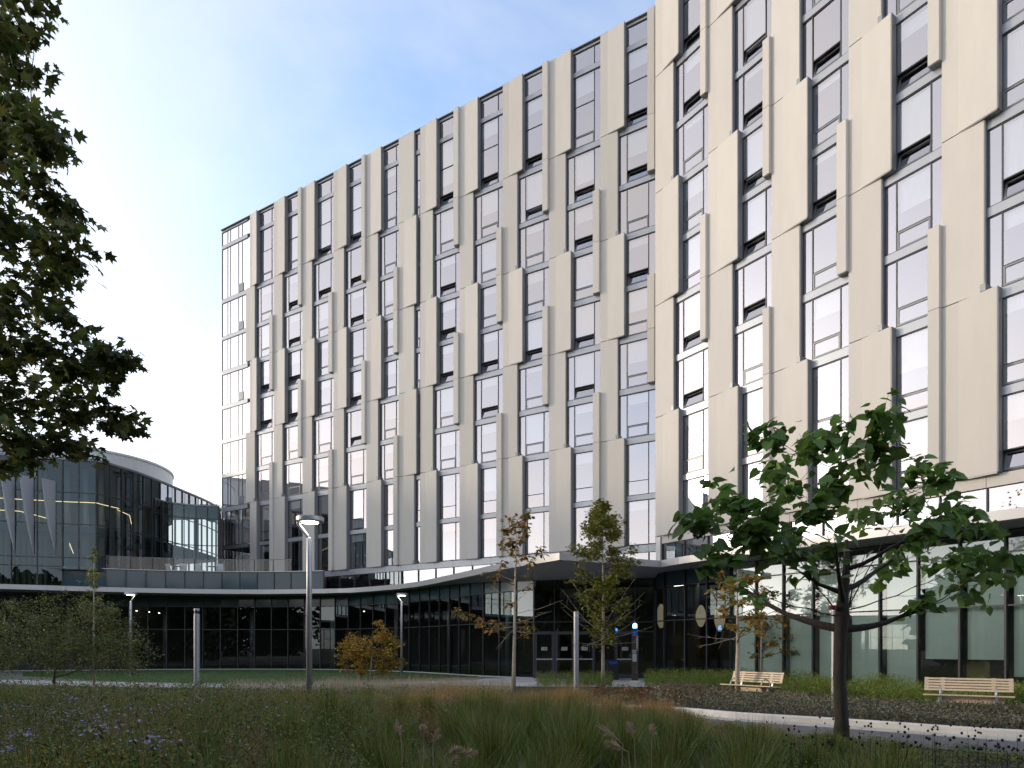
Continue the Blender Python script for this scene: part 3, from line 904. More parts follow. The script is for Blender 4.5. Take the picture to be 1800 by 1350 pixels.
g = MB(); wallstrip(g, RP, 8.03, 8.07, -.03, .03, RL); g.obj('top_rail', 'frame_grey', rl)
for i, p in enumerate(RP):
    q = p - Vector((RL.x, RL.y)); MB().box(q.x - .025, q.x + .025, q.y - .03, q.y + .03, 0, .84).obj('post', 'frame_dark', rl)
    if i < len(RP) - 1:
        a, b = RP[i].lerp(RP[i + 1], .03), RP[i].lerp(RP[i + 1], .97)
        quad([L3(a, 7.24, RL), L3(b, 7.24, RL), L3(b, 8.02, RL), L3(a, 8.02, RL)]).obj('pane', 'pane_rail', rl)

# terrace furniture
def t_chair(x, u, rz, lab):
    p = W(x, u); t = empty('terrace_chair', (p.x, p.y, 6.99), rz, lab, 'chair', 'white chairs on the terrace')
    m = MB(); m.box(-.24, .24, -.24, .24, .42, .46); m.obj('seat', 'terrace_white', t)
    m = MB(); m.add([(-.25, .22, .46), (.25, .22, .46), (.27, .34, .92), (-.27, .34, .92), (-.25, .26, .46), (.25, .26, .46), (.27, .38, .92), (-.27, .38, .92)],
                    [(0, 1, 2, 3), (5, 4, 7, 6), (0, 3, 7, 4), (1, 5, 6, 2), (3, 2, 6, 7)]); m.obj('backrest', 'terrace_white', t)
    for sx in (-1, 1):
        for sy in (-1, 1): MB().bar((sx * .21, sy * .2, .42), (sx * .25, sy * .25, 0), .03).obj('leg', 'terrace_white', t)
def t_table(x, u, lab):
    p = W(x, u); t = empty('terrace_table', (p.x, p.y, 6.99), 0, lab, 'table', 'low tables on the terrace')
    MB().lathe([(.42, .70), (.42, .73)], 20).obj('table_top', 'terrace_white', t); MB().lathe([(.04, .02), (.04, .70)], 8).obj('stem', 'frame_grey', t)
    MB().lathe([(.26, 0), (.26, .02)], 16).obj('base', 'frame_grey', t)
for x, u, rz, lab in ((302, .0425, 2.6, 'white terrace chair second from the left behind the glass railing'), (322, .0424, 3.6, 'white terrace chair third from the left behind the glass railing'),
                      (352, .0425, 2.9, 'white terrace chair fourth from the left behind the glass railing'), (388, .0426, 3.3, 'white terrace chair in front of the tower corner'),
                      (218, .0418, 2.2, 'white terrace chair at the left end of the terrace')):
    t_chair(x, u, rz, lab)
for x, u, lab in ((311, .0421, 'round white table between the second and third terrace chairs'), (372, .0423, 'round white table near the tower corner on the terrace')):
    t_table(x, u, lab)

# ------------------------------------------------------------------ curved building on the left
cur = empty('curved_building', (-30, 50, 0), 0, 'low curved glass building with silver fins at the left edge', 'building')
CO = Vector((-30, 50, 0))
Mw = catmull([Vector((-51.5, 35.5)), Vector((-47.3, 39.0)), Vector((-40.5, 42.8)), W(0, .0378), W(60, .0383), W(110, .0387), W(150, .0389), W(180, .0393), W(200, .0401), W(238, .0416), W(270, .0433),
              W(320, .0465), W(373, .0508), Vector((-27.6, 68))], 8)
ML = [p for p in Mw if p.x < W(111, .0387).x + .05]
MR = [p for p in Mw if p.x >= W(111, .0387).x - .05 or p.y > 47]
curtain(resample(ML, 1.45), [5.88, 7.2, 7.8, 10.1, 12.25, 14.45], cur, CO, ['pane_curve'] * 5)
MRp = resample(MR, 1.02)
nsk = next(i for i, p in enumerate(MRp) if p.y > 52.2)
curtain(MRp, [6.99, 7.8, 10.1, 12.25, 14.45], cur, CO, ['pane_curve'] * 4, skip=lambda i, r: i >= nsk)
curtain(MRp[nsk:], [13.02, 14.45], cur, CO, ['pane_blue'], mat_m='frame_grey')
wallstrip(MB(), resample(Mw, .8), 14.45, 14.6, -.4, .07, CO).obj('roof_edge', 'frame_grey', cur)
V = catmull([W(272, .0434), W(285, .0441), W(303, .0447), W(333, .0453), W(360, .0456), W(384, .0457)], 6)
VP = resample(V, .86)
curtain(VP, [6.99, 9.85, 12.0, 13.0], cur, CO, ['pane_curve'] * 3)
VE = [W(384, .0457), far.O + far.d * .1]
curtain(resample(VE, 1.2), [6.99, 9.85, 12.0, 13.0], cur, CO, ['pane_curve'] * 3)
wallstrip(MB(), VP, 13.0, 13.1, -.3, .06, CO).obj('roof_edge', 'frame_grey', cur)
m = MB(); lo = [L3(p, 13.02, CO) for p in VP] + [L3(far.O, 13.02, CO), L3(Vector((-27.2, 62)), 13.02, CO)]
m.add(lo, [tuple(range(len(lo)))])
up = [L3(p, 14.5, CO) for p in resample(Mw, 1.5)] + [L3(Vector((-50, 70)), 14.5, CO), L3(Vector((-66, 50)), 14.5, CO), L3(Vector((-62, 36)), 14.5, CO)]
m.add(up, [tuple(range(len(up)))]); m.obj('roof', 'roof_grey', cur)
# interior: floors, rear wall, ribbed feature wall
def offs(P, d): return [p - q * d for p, q in zip(P, normals(P))]
B1 = offs(resample(ML, 1.0), 6.0) + [Vector((-35, 52)), Vector((-34.0, 58)), Vector((-33.5, 66))]
m = MB()
for a, b in zip(B1, B1[1:]): m.add([L3(a, 0, CO), L3(b, 0, CO), L3(b, 14.4, CO), L3(a, 14.4, CO)], [(0, 1, 2, 3)])
vb = [Vector((-27.0, 58)), Vector((-25.3, 60.5))]
m.obj('interior_wall', 'room_dark', cur)
for zz in (9.6,):
    m = MB(); fp = offs(resample(Mw, 1.2), .35); poly = [L3(p, zz, CO) for p in fp if p.y < 64] + [L3(p, zz, CO) for p in reversed(B1)]
    m.add(poly + [(p[0], p[1], p[2] + .4) for p in poly], [tuple(range(len(poly))), tuple(range(2 * len(poly) - 1, len(poly) - 1, -1))])
    n = len(poly)
    m.add(poly + [(p[0], p[1], p[2] + .4) for p in poly], [(i, i + 1, n + i + 1, n + i) for i in range(n - 1)])
    m.obj('floor_slab', 'room_dark', cur)
FW = offs(resample(ML, .16), 1.1)
m = MB()
for i in range(0, len(FW) - 1, 2):
    if FW[i].x > -32.0 or FW[i].x < -41: continue
    wallstrip(m, [FW[i], FW[i + 1]], 5.9, 14.3, -.10, 0, CO)
m.obj('slatted_wall', 'slat_wall', cur)
for x in (118, 150, 178, 206, 240, 290, 345):
    u = {118: .0398, 150: .0402, 178: .0407, 206: .0418, 240: .0435, 290: .0458, 345: .0466}[x]
    MB().lathe([(.19, 7.0), (.19, 14.3 if x < 280 else 12.9)], 14, L3(W(x, u), 0, CO)).obj('column', 'fascia', cur, smooth=True)
# warm light coves
def led(pts, r=.018, mat='led_warm'):
    MB().tube([(p[0] - CO.x, p[1] - CO.y, p[2]) for p in pts], r, 6).obj('light_strip', mat, cur)
Q1 = offs(resample([p for p in Mw if W(-40, .037).x < p.x and p.y < 49.3], .5), .75)
led([(p.x, p.y, 11.75) for p in Q1])
Q2 = offs(resample([p for p in Mw if W(-40, .037).x < p.x < W(93, .0386).x], .5), .8)
led([(p.x, p.y, 10.95 - max(0, (i - len(Q2) + 5)) * .12) for i, p in enumerate(Q2)])
a, b = W(111, .0396), W(129, .0399)
led([(a.x, a.y, Z(926, .0396)), (b.x, b.y, Z(973, .0399))])
a, b, c = W(206, .0415), W(228, .0422), W(231, .0430)
led([(a.x, a.y, Z(896, .0415)), (b.x, b.y, Z(906, .0422)), (c.x, c.y, Z(921, .0430))])
# folded silver fins
for x, zt in ((21.5, Z(834, .0379)), (60.5, Z(840, .0383)), (94, Z(846, .0386))):
    p = W(x, .0379 if x < 40 else .0384); i = min(range(len(Mw)), key=lambda k: (Mw[k] - p).length)
    q = normals(Mw)[i]; d = Vector((-q.y, q.x)); base = Mw[i] + q * .07
    A = L3(base, zt, CO); Bp = L3(base + q * 1.25 - d * .42, zt - .12, CO); A2 = L3(base - d * .52, zt - .2, CO)
    C = L3(base + q * .62 - d * .16, zt - 2.9, CO); Dn2 = L3(base, 7.9, CO); C2 = L3(base - d * .5, zt - 2.9, CO)
    m = MB(); m.add([A, Bp, A2, C, Dn2, C2], [(0, 1, 3), (0, 3, 4), (1, 2, 5, 3), (3, 5, 4), (0, 2, 1), (0, 4, 5, 2)])
    m.obj('facade_fin', 'fin_silver', cur)
# roof drum and the taller rear block further left
pr = []
DC = Vector((-41.6, 66.0))
MB().lathe([(7.9, 14.4), (7.9, 18.95), (8.0, 18.96), (8.0, 19.15), (7.2, 19.16)], 72, L3(DC, 0, CO)).obj('roof_drum', 'drum', cur)
MB().box(-75 - CO.x, -50.5 - CO.x, 43 - CO.y, 60 - CO.y, 0, 22.6).obj('rear_block', 'precast', cur)
# roof ladder rail
lp = W(374, .0500)
la = empty('roof_ladder', (lp.x, lp.y, 13.05), 0, 'small metal roof ladder with handrails beside the tower corner', 'ladder')
for sx in (-.5, .35):
    for yy in (0, .9): MB().tube([(sx, yy, 0), (sx, yy, 1.25)], .03, 6).obj('post', 'frame_grey', la)
    for zz in (.45, .85, 1.25): MB().tube([(sx, 0, zz), (sx, .9, zz)], .025, 6).obj('rail', 'frame_grey', la)
for zz in (.25, .7, 1.2): MB().tube([(-.5, 0, zz), (.35, 0, zz)], .025, 6).obj('rung', 'frame_grey', la)
MB().tube([(-1.1, 0, 0), (-.5, 0, 1.2)], .025, 6).obj('brace', 'frame_grey', la)

# ------------------------------------------------------------------ street furniture
def text_mesh(body, size, mat, parent, loc, rot):
    cu = bpy.data.curves.new('lettering', 'FONT'); cu.body = body; cu.size = size; cu.align_x = 'CENTER'; cu.align_y = 'CENTER'
    tmp = bpy.data.objects.new('lettering', cu); COL.objects.link(tmp)
    me = bpy.data.meshes.new_from_object(tmp.evaluated_get(bpy.context.evaluated_depsgraph_get())); bpy.data.objects.remove(tmp)
    me.materials.clear()
    o = link('lettering', me, mat, parent); o.location = loc; o.rotation_euler = rot
    return o

def bench(p, ax, lab):
    rz = math.atan2(ax[1], ax[0])
    t = empty('park_bench', (p[0], p[1], .03), rz, lab, 'bench', 'pale timber benches in the garden')
    Lb = 1.86
    def onback(s): return (0, .26 + .13 * s, .47 + .40 * s)       # leaning back plane
    for k in range(5):
        s = .14 + .86 * (k + .5) / 5
        y, z = onback(s)[1:]
        MB().bar((-Lb / 2, y, z), (Lb / 2, y, z), .026, .048, up=(0, .31, .95)).obj('back_slat', 'bench_wood', t)
    for x in (-Lb / 2 + .05, -Lb / 2 + .40, Lb / 2 - .40, Lb / 2 - .05):
        a, b = onback(.16), onback(.99)
        MB().bar((x, a[1] + .006, a[2]), (x, b[1] + .006, b[2]), .085, .022, up=(0, .95, -.31)).obj('back_batten', 'bench_wood', t)
    for k in range(4):
        y = -.30 + .155 * k
        MB().box(-Lb / 2, Lb / 2, y, y + .13, .425 + (.02 if k == 0 else 0) - .0, .47 - .012 * k).obj('seat_plank', 'bench_wood', t)
    MB().box(-Lb / 2 + .3, Lb / 2 - .2, -.12, -.09, .27, .42).obj('apron_board', 'bench_wood', t)
    for x in (-Lb / 2 + .36, Lb / 2 - .36):
        m = MB()
        m.prism([(x - .03, -.05), (x + .03, -.05), (x + .03, .20), (x - .03, .20)], 0.0, .10)
        m.add([(x - .03, -.05, .1), (x + .03, -.05, .1), (x + .03, .2, .1), (x - .03, .2, .1), (x - .03, -.26, .42), (x + .03, -.26, .42), (x + .03, .26, .42), (x - .03, .26, .42)],
              [(0, 3, 2, 1), (4, 5, 6, 7), (0, 1, 5, 4), (1, 2, 6, 5), (2, 3, 7, 6), (3, 0, 4, 7)])
        m.obj('leg', 'bench_metal', t)
        MB().tube([(x, -.02 + .21 * math.cos(a), .45 + .21 * math.sin(a)) for a in np.linspace(math.pi, 0, 13)], .019, 8).obj('armrest', 'bench_metal', t, smooth=True)
        a, b = onback(-.02), onback(.97)
        MB().bar((x, a[1] + .035, a[2] - .05), (x, b[1] + .04, b[2]), .05, .02, up=(0, .95, -.31)).obj('back_support', 'bench_metal', t)
    return t
bench((7.45, 21.35), (.55, -.83), 'slatted pale timber bench behind the slender tree trunk, left of two')
bench((11.25, 16.85), (.83, -.55), 'slatted pale timber bench at the far right below the blinds')

def lamp_post(x, u, rz, lab):
    p = W(x, u)
    t = empty('lamp_post', (p.x, p.y, 0), rz, lab, 'street lamp', 'grey lamp posts with round disc heads')
    MB().tube([(0, 0, 0), (0, 0, 4.34), (0, 0, 4.36)], [.078, .062, .05], 14).obj('pole', 'pole', t, smooth=True)
    MB().lathe([(.13, 0), (.13, .02), (.09, .03)], 14).obj('base_plate', 'pole', t)
    MB().tube([(.02, 0, 4.30), (-.04, 0, 4.40), (-.24, 0, 4.66), (-.27, 0, 4.72), (-.27, 0, 4.80)], .042, 10).obj('arm', 'pole', t, smooth=True)
    h = MB().lathe([(.26, 4.735), (.325, 4.74), (.335, 4.76), (.335, 4.845), (.32, 4.86), (.05, 4.868)], 32, (.02, 0, 0)).obj('lamp_head', 'pole', t)
    MB().lathe([(.20, 4.722), (.20, 4.734)], 24, (.02, 0, 0)).obj('light_disc', 'led_white', h)
    return t
lamp_post(543.5, .01397, 0, 'tall grey lamp post with a round disc head, nearest of three')
lamp_post(230, .0330, math.pi, 'slim grey lamp post rising out of the big shrub at left')
lamp_post(706, .0335, 0, 'slim grey lamp post beside the orange bush')

def light_column(x, u, lab, notch):
    p = W(x, u)
    t = empty('light_column', (p.x, p.y, 0), 0, lab, 'bollard light', 'plain cylindrical light columns')
    MB().lathe([(.15, 0), (.15, .015), (.098, .02), (.098, 2.80), (.088, 2.82)], 24).obj('shaft', 'pole', t, smooth=False)
    if notch: MB().lathe([(.085, 2.82), (.085, 2.93)], 16).obj('lamp_neck', 'bin', t)
    else: MB().lathe([(.10, 2.82), (.10, 2.93)], 20).obj('lamp_neck', 'plate', t)
    MB().lathe([(.098, 2.93), (.098, 2.99), (.08, 3.01)], 24).obj('cap', 'pole', t)
    return t
light_column(346, .0196, 'plain grey light column standing in front of the lawn', True)
light_column(1013, .0212, 'plain grey light column in front of the entrance doors', False)
light_column(1466.5, .0183, 'plain grey light column behind the broad-leaved tree trunk', False)

# emergency call post
cp = W(1116, .0272)
t = empty('call_post', (cp.x, cp.y, 0), R(-8), 'dark emergency call post with a glowing blue lamp by the entrance', 'call post')
MB().box(-.15, .15, -.13, .13, .1, 2.55).obj('post_body', 'phone_brown', t)
MB().box(-.24, .24, -.22, .22, .0, .10).obj('base_plinth', 'kerb', t)
MB().lathe([(.12, 2.55), (.12, 2.60), (.03, 2.60)], 16).obj('lamp_base', 'phone_brown', t)
MB().lathe([(.09, 2.60), (.10, 2.66), (.095, 2.77), (.04, 2.83)], 18).obj('blue_lamp', 'blue_lamp', t, smooth=True)
MB().box(-.11, .09, -.145, -.132, 2.22, 2.44).obj('blue_sign', 'blue_paint', t)
MB().box(-.14, .06, -.142, -.132, 1.42, 1.56).obj('name_plate', 'plate', t)
MB().box(-.12, .08, -.15, -.132, 1.0, 1.38).obj('speaker_panel', 'plate', t)
MB().lathe([(.02, 0), (.02, .01)], 10).obj('call_button', 'white_print', t).location = (.06, -.16, .5)
text_mesh('BOX', .09, 'frame_dark', t, (-.04, -.145, 1.49), (R(90), 0, 0))
text_mesh('EMERGENCY', .125, 'white_print', t, (.10, -.135, 1.88), (R(90), R(90), 0))

# waste bin by the doors
bp_ = W(1076, .0290)
t = empty('waste_bin', (bp_.x, bp_.y, .02), R(6), 'black waste bin with a blue flap beside the entrance doors', 'bin')
m = MB(); m.prism([(-.27, -.27), (.27, -.27), (.27, .27), (-.27, .27)], .02, .78); m.obj('body', 'bin', t)
m = MB(); m.add([(-.28, -.28, .78), (.28, -.28, .78), (.28, .28, .78), (-.28, .28, .78), (-.28, -.1, 1.02), (.28, -.1, 1.02), (.28, .28, 1.02), (-.28, .28, 1.02)],
                [(0, 1, 5, 4), (1, 2, 6, 5), (2, 3, 7, 6), (3, 0, 4, 7), (4, 5, 6, 7)]); m.obj('hood', 'bin', t)
m = MB(); m.add([(-.2, -.275, .80), (.2, -.275, .83), (.2, -.17, .97), (-.2, -.17, .94)], [(0, 1, 2, 3)]); m.obj('flap', 'blue_flap', t)

# cartons behind the raised blind
for x0, w, h, lab in ((1706, .25, .78, 'tall tan carton standing behind the glass right of the far bench, left one'), (1720, .32, .78, 'tall tan carton behind the glass, the wider one on the right')):
    tt = near.t(x0, 1.1); p = near.O + near.d * tt + near.i * 1.0
    t = empty('carton', (p.x, p.y, .35), math.atan2(near.d.y, near.d.x), lab, 'box')
    MB().box(0, w, -.2, .2, 0, h).obj('body', 'box_card', t); MB().box(.01, w - .01, -.19, .19, h + .002, h + .012).obj('lid', 'box_card', t)
MB().box(near.t(1690, .9) , near.t(1690, .9) + 3.2, .8, 1.5, .05, .35).obj('window_bench', 'room', near.root)

# ------------------------------------------------------------------ trees
HEART = [(0, 0, 0), (.42, 0, .0), (1, 0, -.14), (-.1, .24, .05), (.15, .45, .09), (.52, .35, .06), (-.1, -.24, .05), (.15, -.45, .09), (.52, -.35, .06)]
HEART_F = [(0, 4, 3), (0, 1, 4), (1, 5, 4), (1, 2, 5), (0, 6, 7), (0, 7, 1), (1, 7, 8), (1, 8, 2)]
MAPLE = [(.38, 0, .0), (1, 0, -.1), (.70, .15, .02), (.80, .46, -.04), (.46, .26, .04), (.28, .56, -.02), (.14, .20, .02), (0, 0, 0),
         (.14, -.20, .02), (.28, -.56, -.02), (.46, -.26, .04), (.80, -.46, -.04), (.70, -.15, .02)]
MAPLE_F = [(0, i, i + 1) for i in range(1, 12)] + [(0, 12, 1)]
DIAM = [(0, 0, 0), (.45, .27, .05), (1, 0, -.06), (.45, -.27, .05)]
DIAM_F = [(0, 2, 1), (0, 3, 2)]
OAK = [(0, 0, 0), (.35, .2, .04), (.7, .26, .03), (1, 0, -.08), (.7, -.26, .03), (.35, -.2, .04)]
OAK_F = [(0, 2, 1), (0, 3, 2), (0, 4, 3), (0, 5, 4)]
LEAVES = {'heart': (HEART, HEART_F), 'maple': (MAPLE, MAPLE_F), 'diam': (DIAM, DIAM_F), 'oak': (OAK, OAK_F)}

def curve_pts(a, b, rng, sag=.12, n=6, wob=.04):
    a, b = Vector(a), Vector(b)
    L = (b - a).length
    mid = (a + b) / 2 + Vector((rng.uniform(-1, 1), rng.uniform(-1, 1), 0)) * L * wob - Vector((0, 0, L * sag))
    out = []
    for i in range(n + 1):
        t = i / n
        p = a * (1 - t) ** 2 + mid * 2 * t * (1 - t) + b * t * t
        if 0 < i < n: p += Vector((rng.uniform(-1, 1), rng.uniform(-1, 1), rng.uniform(-1, 1))) * L * .012
        out.append(p)
    return out

def tree(name, label, base, trunk, clumps, leaf, lmat, lsize, bark='bark_pale', seed=1, twigs=5, twig_len=1.0, sag=.1, droop=.35, limb_r=.03,
         group=None, single_leaves=0, trunk_sides=12, cat='tree', bare=(), attach_lo=.25, leaf_up=.6, slope=.25):
    """trunk: [(x,y,z,r)] relative; clumps: [(x,y,z,rad,nleaves)] relative to base"""
    rng = random.Random(seed); nr = np.random.default_rng(seed)
    t = empty(name, (base[0], base[1], 0), 0, label, cat, group)
    MB().tube([p[:3] for p in trunk], [p[3] for p in trunk], trunk_sides).obj('trunk', bark, t, smooth=True)
    spine = []
    for a, b in zip(trunk, trunk[1:]):
        for k in range(8):
            f = k / 8; spine.append((Vector(a[:3]).lerp(Vector(b[:3]), f), a[3] * (1 - f) + b[3] * f))
    ztop = trunk[-1][2]; zlo = trunk[0][2] + (ztop - trunk[0][2]) * attach_lo
    nodes = [(p, r) for p, r in spine if p.z >= zlo]
    pos, ax = [], []
    for (cx, cy, cz, cr, nl) in sorted(clumps, key=lambda c: (Vector(c[:3]) - Vector(trunk[-1][:3])).length):
        c = Vector((cx, cy, cz))
        best = min(nodes, key=lambda q: (q[0] - c).length + max(0, slope * (c.xy - q[0].xy).length - (c.z - q[0].z)) * 2.6)
        path = curve_pts(best[0], c, rng, sag)
        r0 = min(best[1] * .72, limb_r * (0.5 + (c - best[0]).length / 2.0))
        rad = [max(.004, r0 * (1 - .8 * i / (len(path) - 1))) for i in range(len(path))]
        m = MB(); m.tube(path, rad, 7, cap=False)
        nodes += [(p, r) for p, r in list(zip(path, rad))[1:]]
        for k in range(twigs):
            s = path[rng.randint(max(1, len(path) // 2), len(path) - 1)]
            dv = Vector((rng.gauss(0, 1), rng.gauss(0, 1), rng.gauss(.15, .8))).normalized()
            e = c + dv * cr * rng.uniform(.5, 1.0)
            tw = curve_pts(s, e, rng, .06, 4)
            m.tube(tw, [max(.0025, rad[-1] * .8 * (1 - .7 * i / 4)) for i in range(5)], 5, cap=False)
            nn = nl // twigs
            for q in range(nn):
                f = rng.uniform(.25, 1.05)
                p = tw[min(4, int(f * 4))].lerp(tw[min(4, int(f * 4) + 1)], (f * 4) % 1)
                off = Vector((rng.gauss(0, 1), rng.gauss(0, 1), rng.gauss(0, .7))) * cr * .27
                pos.append(tuple(p + off))
                d = Vector((rng.gauss(0, 1), rng.gauss(0, 1), rng.gauss(-droop, .35))) + dv * .5
                ax.append(tuple(d))
        m.obj('branch', bark if limb_r > .02 else 'twig', t, smooth=True)
    for (bx, by, bz, ex, ey, ez) in bare:
        m = MB(); path = curve_pts((bx, by, bz), (ex, ey, ez), rng, .05, 7, .10)
        m.tube(path, [.011 * (1 - .8 * i / 7) + .002 for i in range(8)], 5, cap=False)
        for k in range(4):
            s = path[rng.randint(2, 6)]; e = s + Vector((rng.gauss(0, 1), rng.gauss(0, 1), rng.gauss(.3, .7))).normalized() * rng.uniform(.15, .45)
            m.tube(curve_pts(s, e, rng, .05, 3), [.005, .004, .003, .002], 4, cap=False)
        m.obj('bare_branch', bark, t, smooth=True)
    if pos:
        pos, ax = np.array(pos), np.array(ax)
        nrm = nr.normal(0, .55, pos.shape); nrm[:, 2] = np.abs(nrm[:, 2]) + leaf_up
        size = lsize * nr.uniform(.65, 1.25, len(pos))
        T, TF = LEAVES[leaf]
        k0 = 0
        if single_leaves:
            order = np.argsort(pos[:, 1] - 0.3 * np.linalg.norm(pos - pos.mean(0), axis=1))
            pos, ax, nrm, size = pos[order], ax[order], nrm[order], size[order]
            k0 = min(single_leaves, len(pos))
            for i in range(k0):
                V_, F_ = stamp(T, TF, np.zeros((1, 3)), ax[i:i + 1], nrm[i:i + 1], size[i:i + 1])
                o = link('leaf', np_mesh('leaf', V_, F_), lmat, t); o.location = pos[i]
        if len(pos) > k0:
            V_, F_ = stamp(T, TF, pos[k0:], ax[k0:], nrm[k0:], size[k0:])
            o = link('crown', np_mesh('crown', V_, F_), lmat, t); o['kind'] = 'stuff'
    return t

def pix(base, x, y, u):
    p = W(x, u); return (p.x - base[0], p.y - base[1], Z(y, u))

# broad-leaved tree at right
cb_ = W(1478, .0097)
rng = random.Random(4)
CL = []
for (x, y, r, n) in ((1240, 915, .38, 16), (1290, 935, .45, 18), (1262, 870, .30, 12), (1345, 900, .45, 18), (1330, 950, .40, 15), (1345, 760, .32, 15), (1362, 815, .30, 10), (1400, 850, .42, 17),
                     (1425, 790, .40, 17), (1440, 900, .40, 14), (1460, 760, .34, 14), (1490, 830, .42, 17), (1525, 770, .36, 14), (1555, 725, .32, 13), (1545, 810, .36, 14), (1520, 900, .40, 14),
                     (1590, 870, .40, 16), (1615, 825, .28, 11), (1655, 835, .26, 11), (1640, 905, .42, 16), (1690, 905, .36, 13), (1715, 915, .24, 8), (1600, 950, .38, 14), (1660, 980, .42, 16), (1720, 975, .38, 14),
                     (1770, 955, .30, 12), (1775, 1005, .26, 9), (1700, 1030, .34, 11), (1640, 1060, .22, 8), (1470, 965, .34, 9), (1395, 935, .34, 11), (1260, 985, .3, 10), (1300, 1030, .24, 6), (1555, 1000, .22, 6), (1400, 1000, .2, 4)):
    n = int(n * 4.0); r *= 1.22
    u = .0097 + rng.uniform(-.0014, .0014)
    px, py, pz = pix(cb_, x, y, u)
    CL.append((px, py, pz, r, n))
tr = tree('catalpa_tree', 'dark broad-leaved tree with a stout trunk in front of the right wing', cb_,
     [(0, 0, 0, .15), (.015, 0, .4, .112), (-.02, .01, 1.2, .10), (.0, 0, 1.9, .107), (.02, .0, 2.2, .12), (.04, .02, 2.45, .09), (.10, .0, 3.0, .06), (.12, .05, 3.5, .03)],
     CL, 'heart', 'leaf_catalpa', .205, 'bark_dark', 7, twigs=5, sag=.13, droop=.5, limb_r=.055, single_leaves=290, attach_lo=.56, slope=.55, leaf_up=.5,
     bare=[(.1, 0, 2.3, 1.2, .3, 4.0), (-.1, 0, 2.3, -.9, .2, 3.6), (.1, -.1, 2.3, 1.9, -.2, 3.0), (-.1, 0, 2.2, -1.7, .1, 2.7), (.1, 0, 2.2, .5, .1, 3.4)])
MB().lathe([(.055, 0), (.06, .01), (.06, .06), (.055, .07)], 12).obj('red_tag', 'red_tape', tr).location = (-.17, -.05, 2.3)

# maple whose crown hangs in from the left
mb_ = Vector((-11.6, 12.2))
CL = []
rng = random.Random(9)
for (x, y, r, n) in ((70, 30, .55, 110), (40, 90, .6, 110), (20, 170, .6, 120), (65, 180, .4, 60), (90, 245, .55, 110), (110, 262, .35, 50), (30, 300, .7, 140), (95, 345, .6, 110), (140, 380, .4, 60), (60, 420, .7, 150),
                     (130, 440, .45, 80), (40, 520, .7, 150), (110, 500, .5, 90), (140, 565, .35, 55), (30, 620, .7, 150), (100, 610, .45, 80), (180, 630, .5, 90), (225, 622, .35, 60), (245, 640, .22, 28), (200, 670, .4, 70),
                     (60, 700, .7, 150), (140, 710, .6, 110), (205, 725, .45, 80), (235, 750, .3, 45), (30, 770, .55, 100), (110, 770, .5, 80), (160, 795, .35, 45), (80, 808, .25, 25), (20, 815, .25, 22), (140, 660, .4, 70),
                     (0, 380, .7, 130), (0, 560, .7, 130), (0, 680, .7, 130), (0, 220, .7, 130), (0, 60, .7, 130), (160, 735, .4, 60), (95, 555, .4, 60)):
    n = int(n * 1.5)
    u = .0102 + rng.uniform(-.0012, .0014)
    CL.append((*pix(mb_, x - 10, y, u), r * .85, n))
for k in range(70):
    a = rng.uniform(0, 2 * math.pi); zz = rng.uniform(5.0, 15.5)
    rr_ = (1 - ((zz - 8.5) / 7.5) ** 2) ** .5 * rng.uniform(.45, 1.0) * 5.2
    px, py = math.cos(a) * rr_, math.sin(a) * rr_
    if 900 + FPX * (mb_.x + px + 1.2) / (mb_.y + py) > -30 and py + mb_.y > 2: continue
    CL.append((px, py, zz, 1.0, 90))
tree('maple_tree', 'dark maple crown hanging in from the left edge against the white sky', mb_,
     [(0, 0, 0, .3), (.05, 0, 1.5, .25), (0, .1, 4, .22), (.1, 0, 7.5, .17), (0, -.1, 11, .11), (.05, 0, 14.5, .04)], CL, 'maple', 'leaf_maple', .19, 'bark_dark', 17,
     twigs=7, sag=.05, droop=.45, limb_r=.05, leaf_up=.4)

# sparse autumn oak
ob = W(903, .0222)
def cl(base, u, items, ru=.0012, seed=1):
    rg = random.Random(seed)
    return [(*pix(base, x, y, u + rg.uniform(-ru, ru)), r, int(n * 2.0)) for x, y, r, n in items]
tree('oak_sapling', 'thin sparse young oak with brown and green leaves left of the entrance', ob,
     [(0, 0, 0, .085), (.0, 0, .8, .07), (.03, .02, 2.0, .062), (.05, 0, 3.2, .05), (.06, 0, 4.4, .035), (.1, .02, 5.6, .02), (.12, 0, 6.6, .008)],
     cl(ob, .0222, ((905, 920, .34, 34), (930, 905, .22, 24), (890, 930, .26, 26), (905, 950, .34, 32), (925, 940, .2, 16), (950, 968, .22, 18), (905, 975, .25, 16), (880, 960, .2, 12), (925, 975, .2, 10),
                    (855, 1010, .14, 10), (872, 1005, .12, 9), (930, 1010, .18, 6), (802, 1072, .16, 14), (820, 1078, .16, 12), (850, 1094, .24, 16), (875, 1100, .3, 18), (915, 1102, .26, 14), (930, 1110, .16, 8), (895, 1060, .12, 10),
                    (930, 1030, .2, 5), (868, 1093, .2, 10), (840, 1090, .2, 10), (915, 930, .3, 26), (893, 950, .28, 20), (938, 985, .22, 12), (880, 990, .2, 8), (920, 1090, .24, 10), (940, 1098, .2, 8)), seed=3),
     'oak', 'leaf_oak', .20, 'bark_pale', 21, twigs=5, sag=.05, droop=.5, limb_r=.018, attach_lo=.30,
     bare=[(.04, 0, 2.6, 1.5, .2, 3.1), (.04, 0, 2.5, -1.2, .1, 2.4), (.05, 0, 3.0, 1.9, -.2, 3.5), (.05, 0, 3.3, -.9, .2, 4.1), (.05, 0, 3.4, .9, .2, 4.3), (.04, 0, 2.3, .9, -.2, 2.2), (.03, 0, 2.4, -.7, .4, 1.6)])

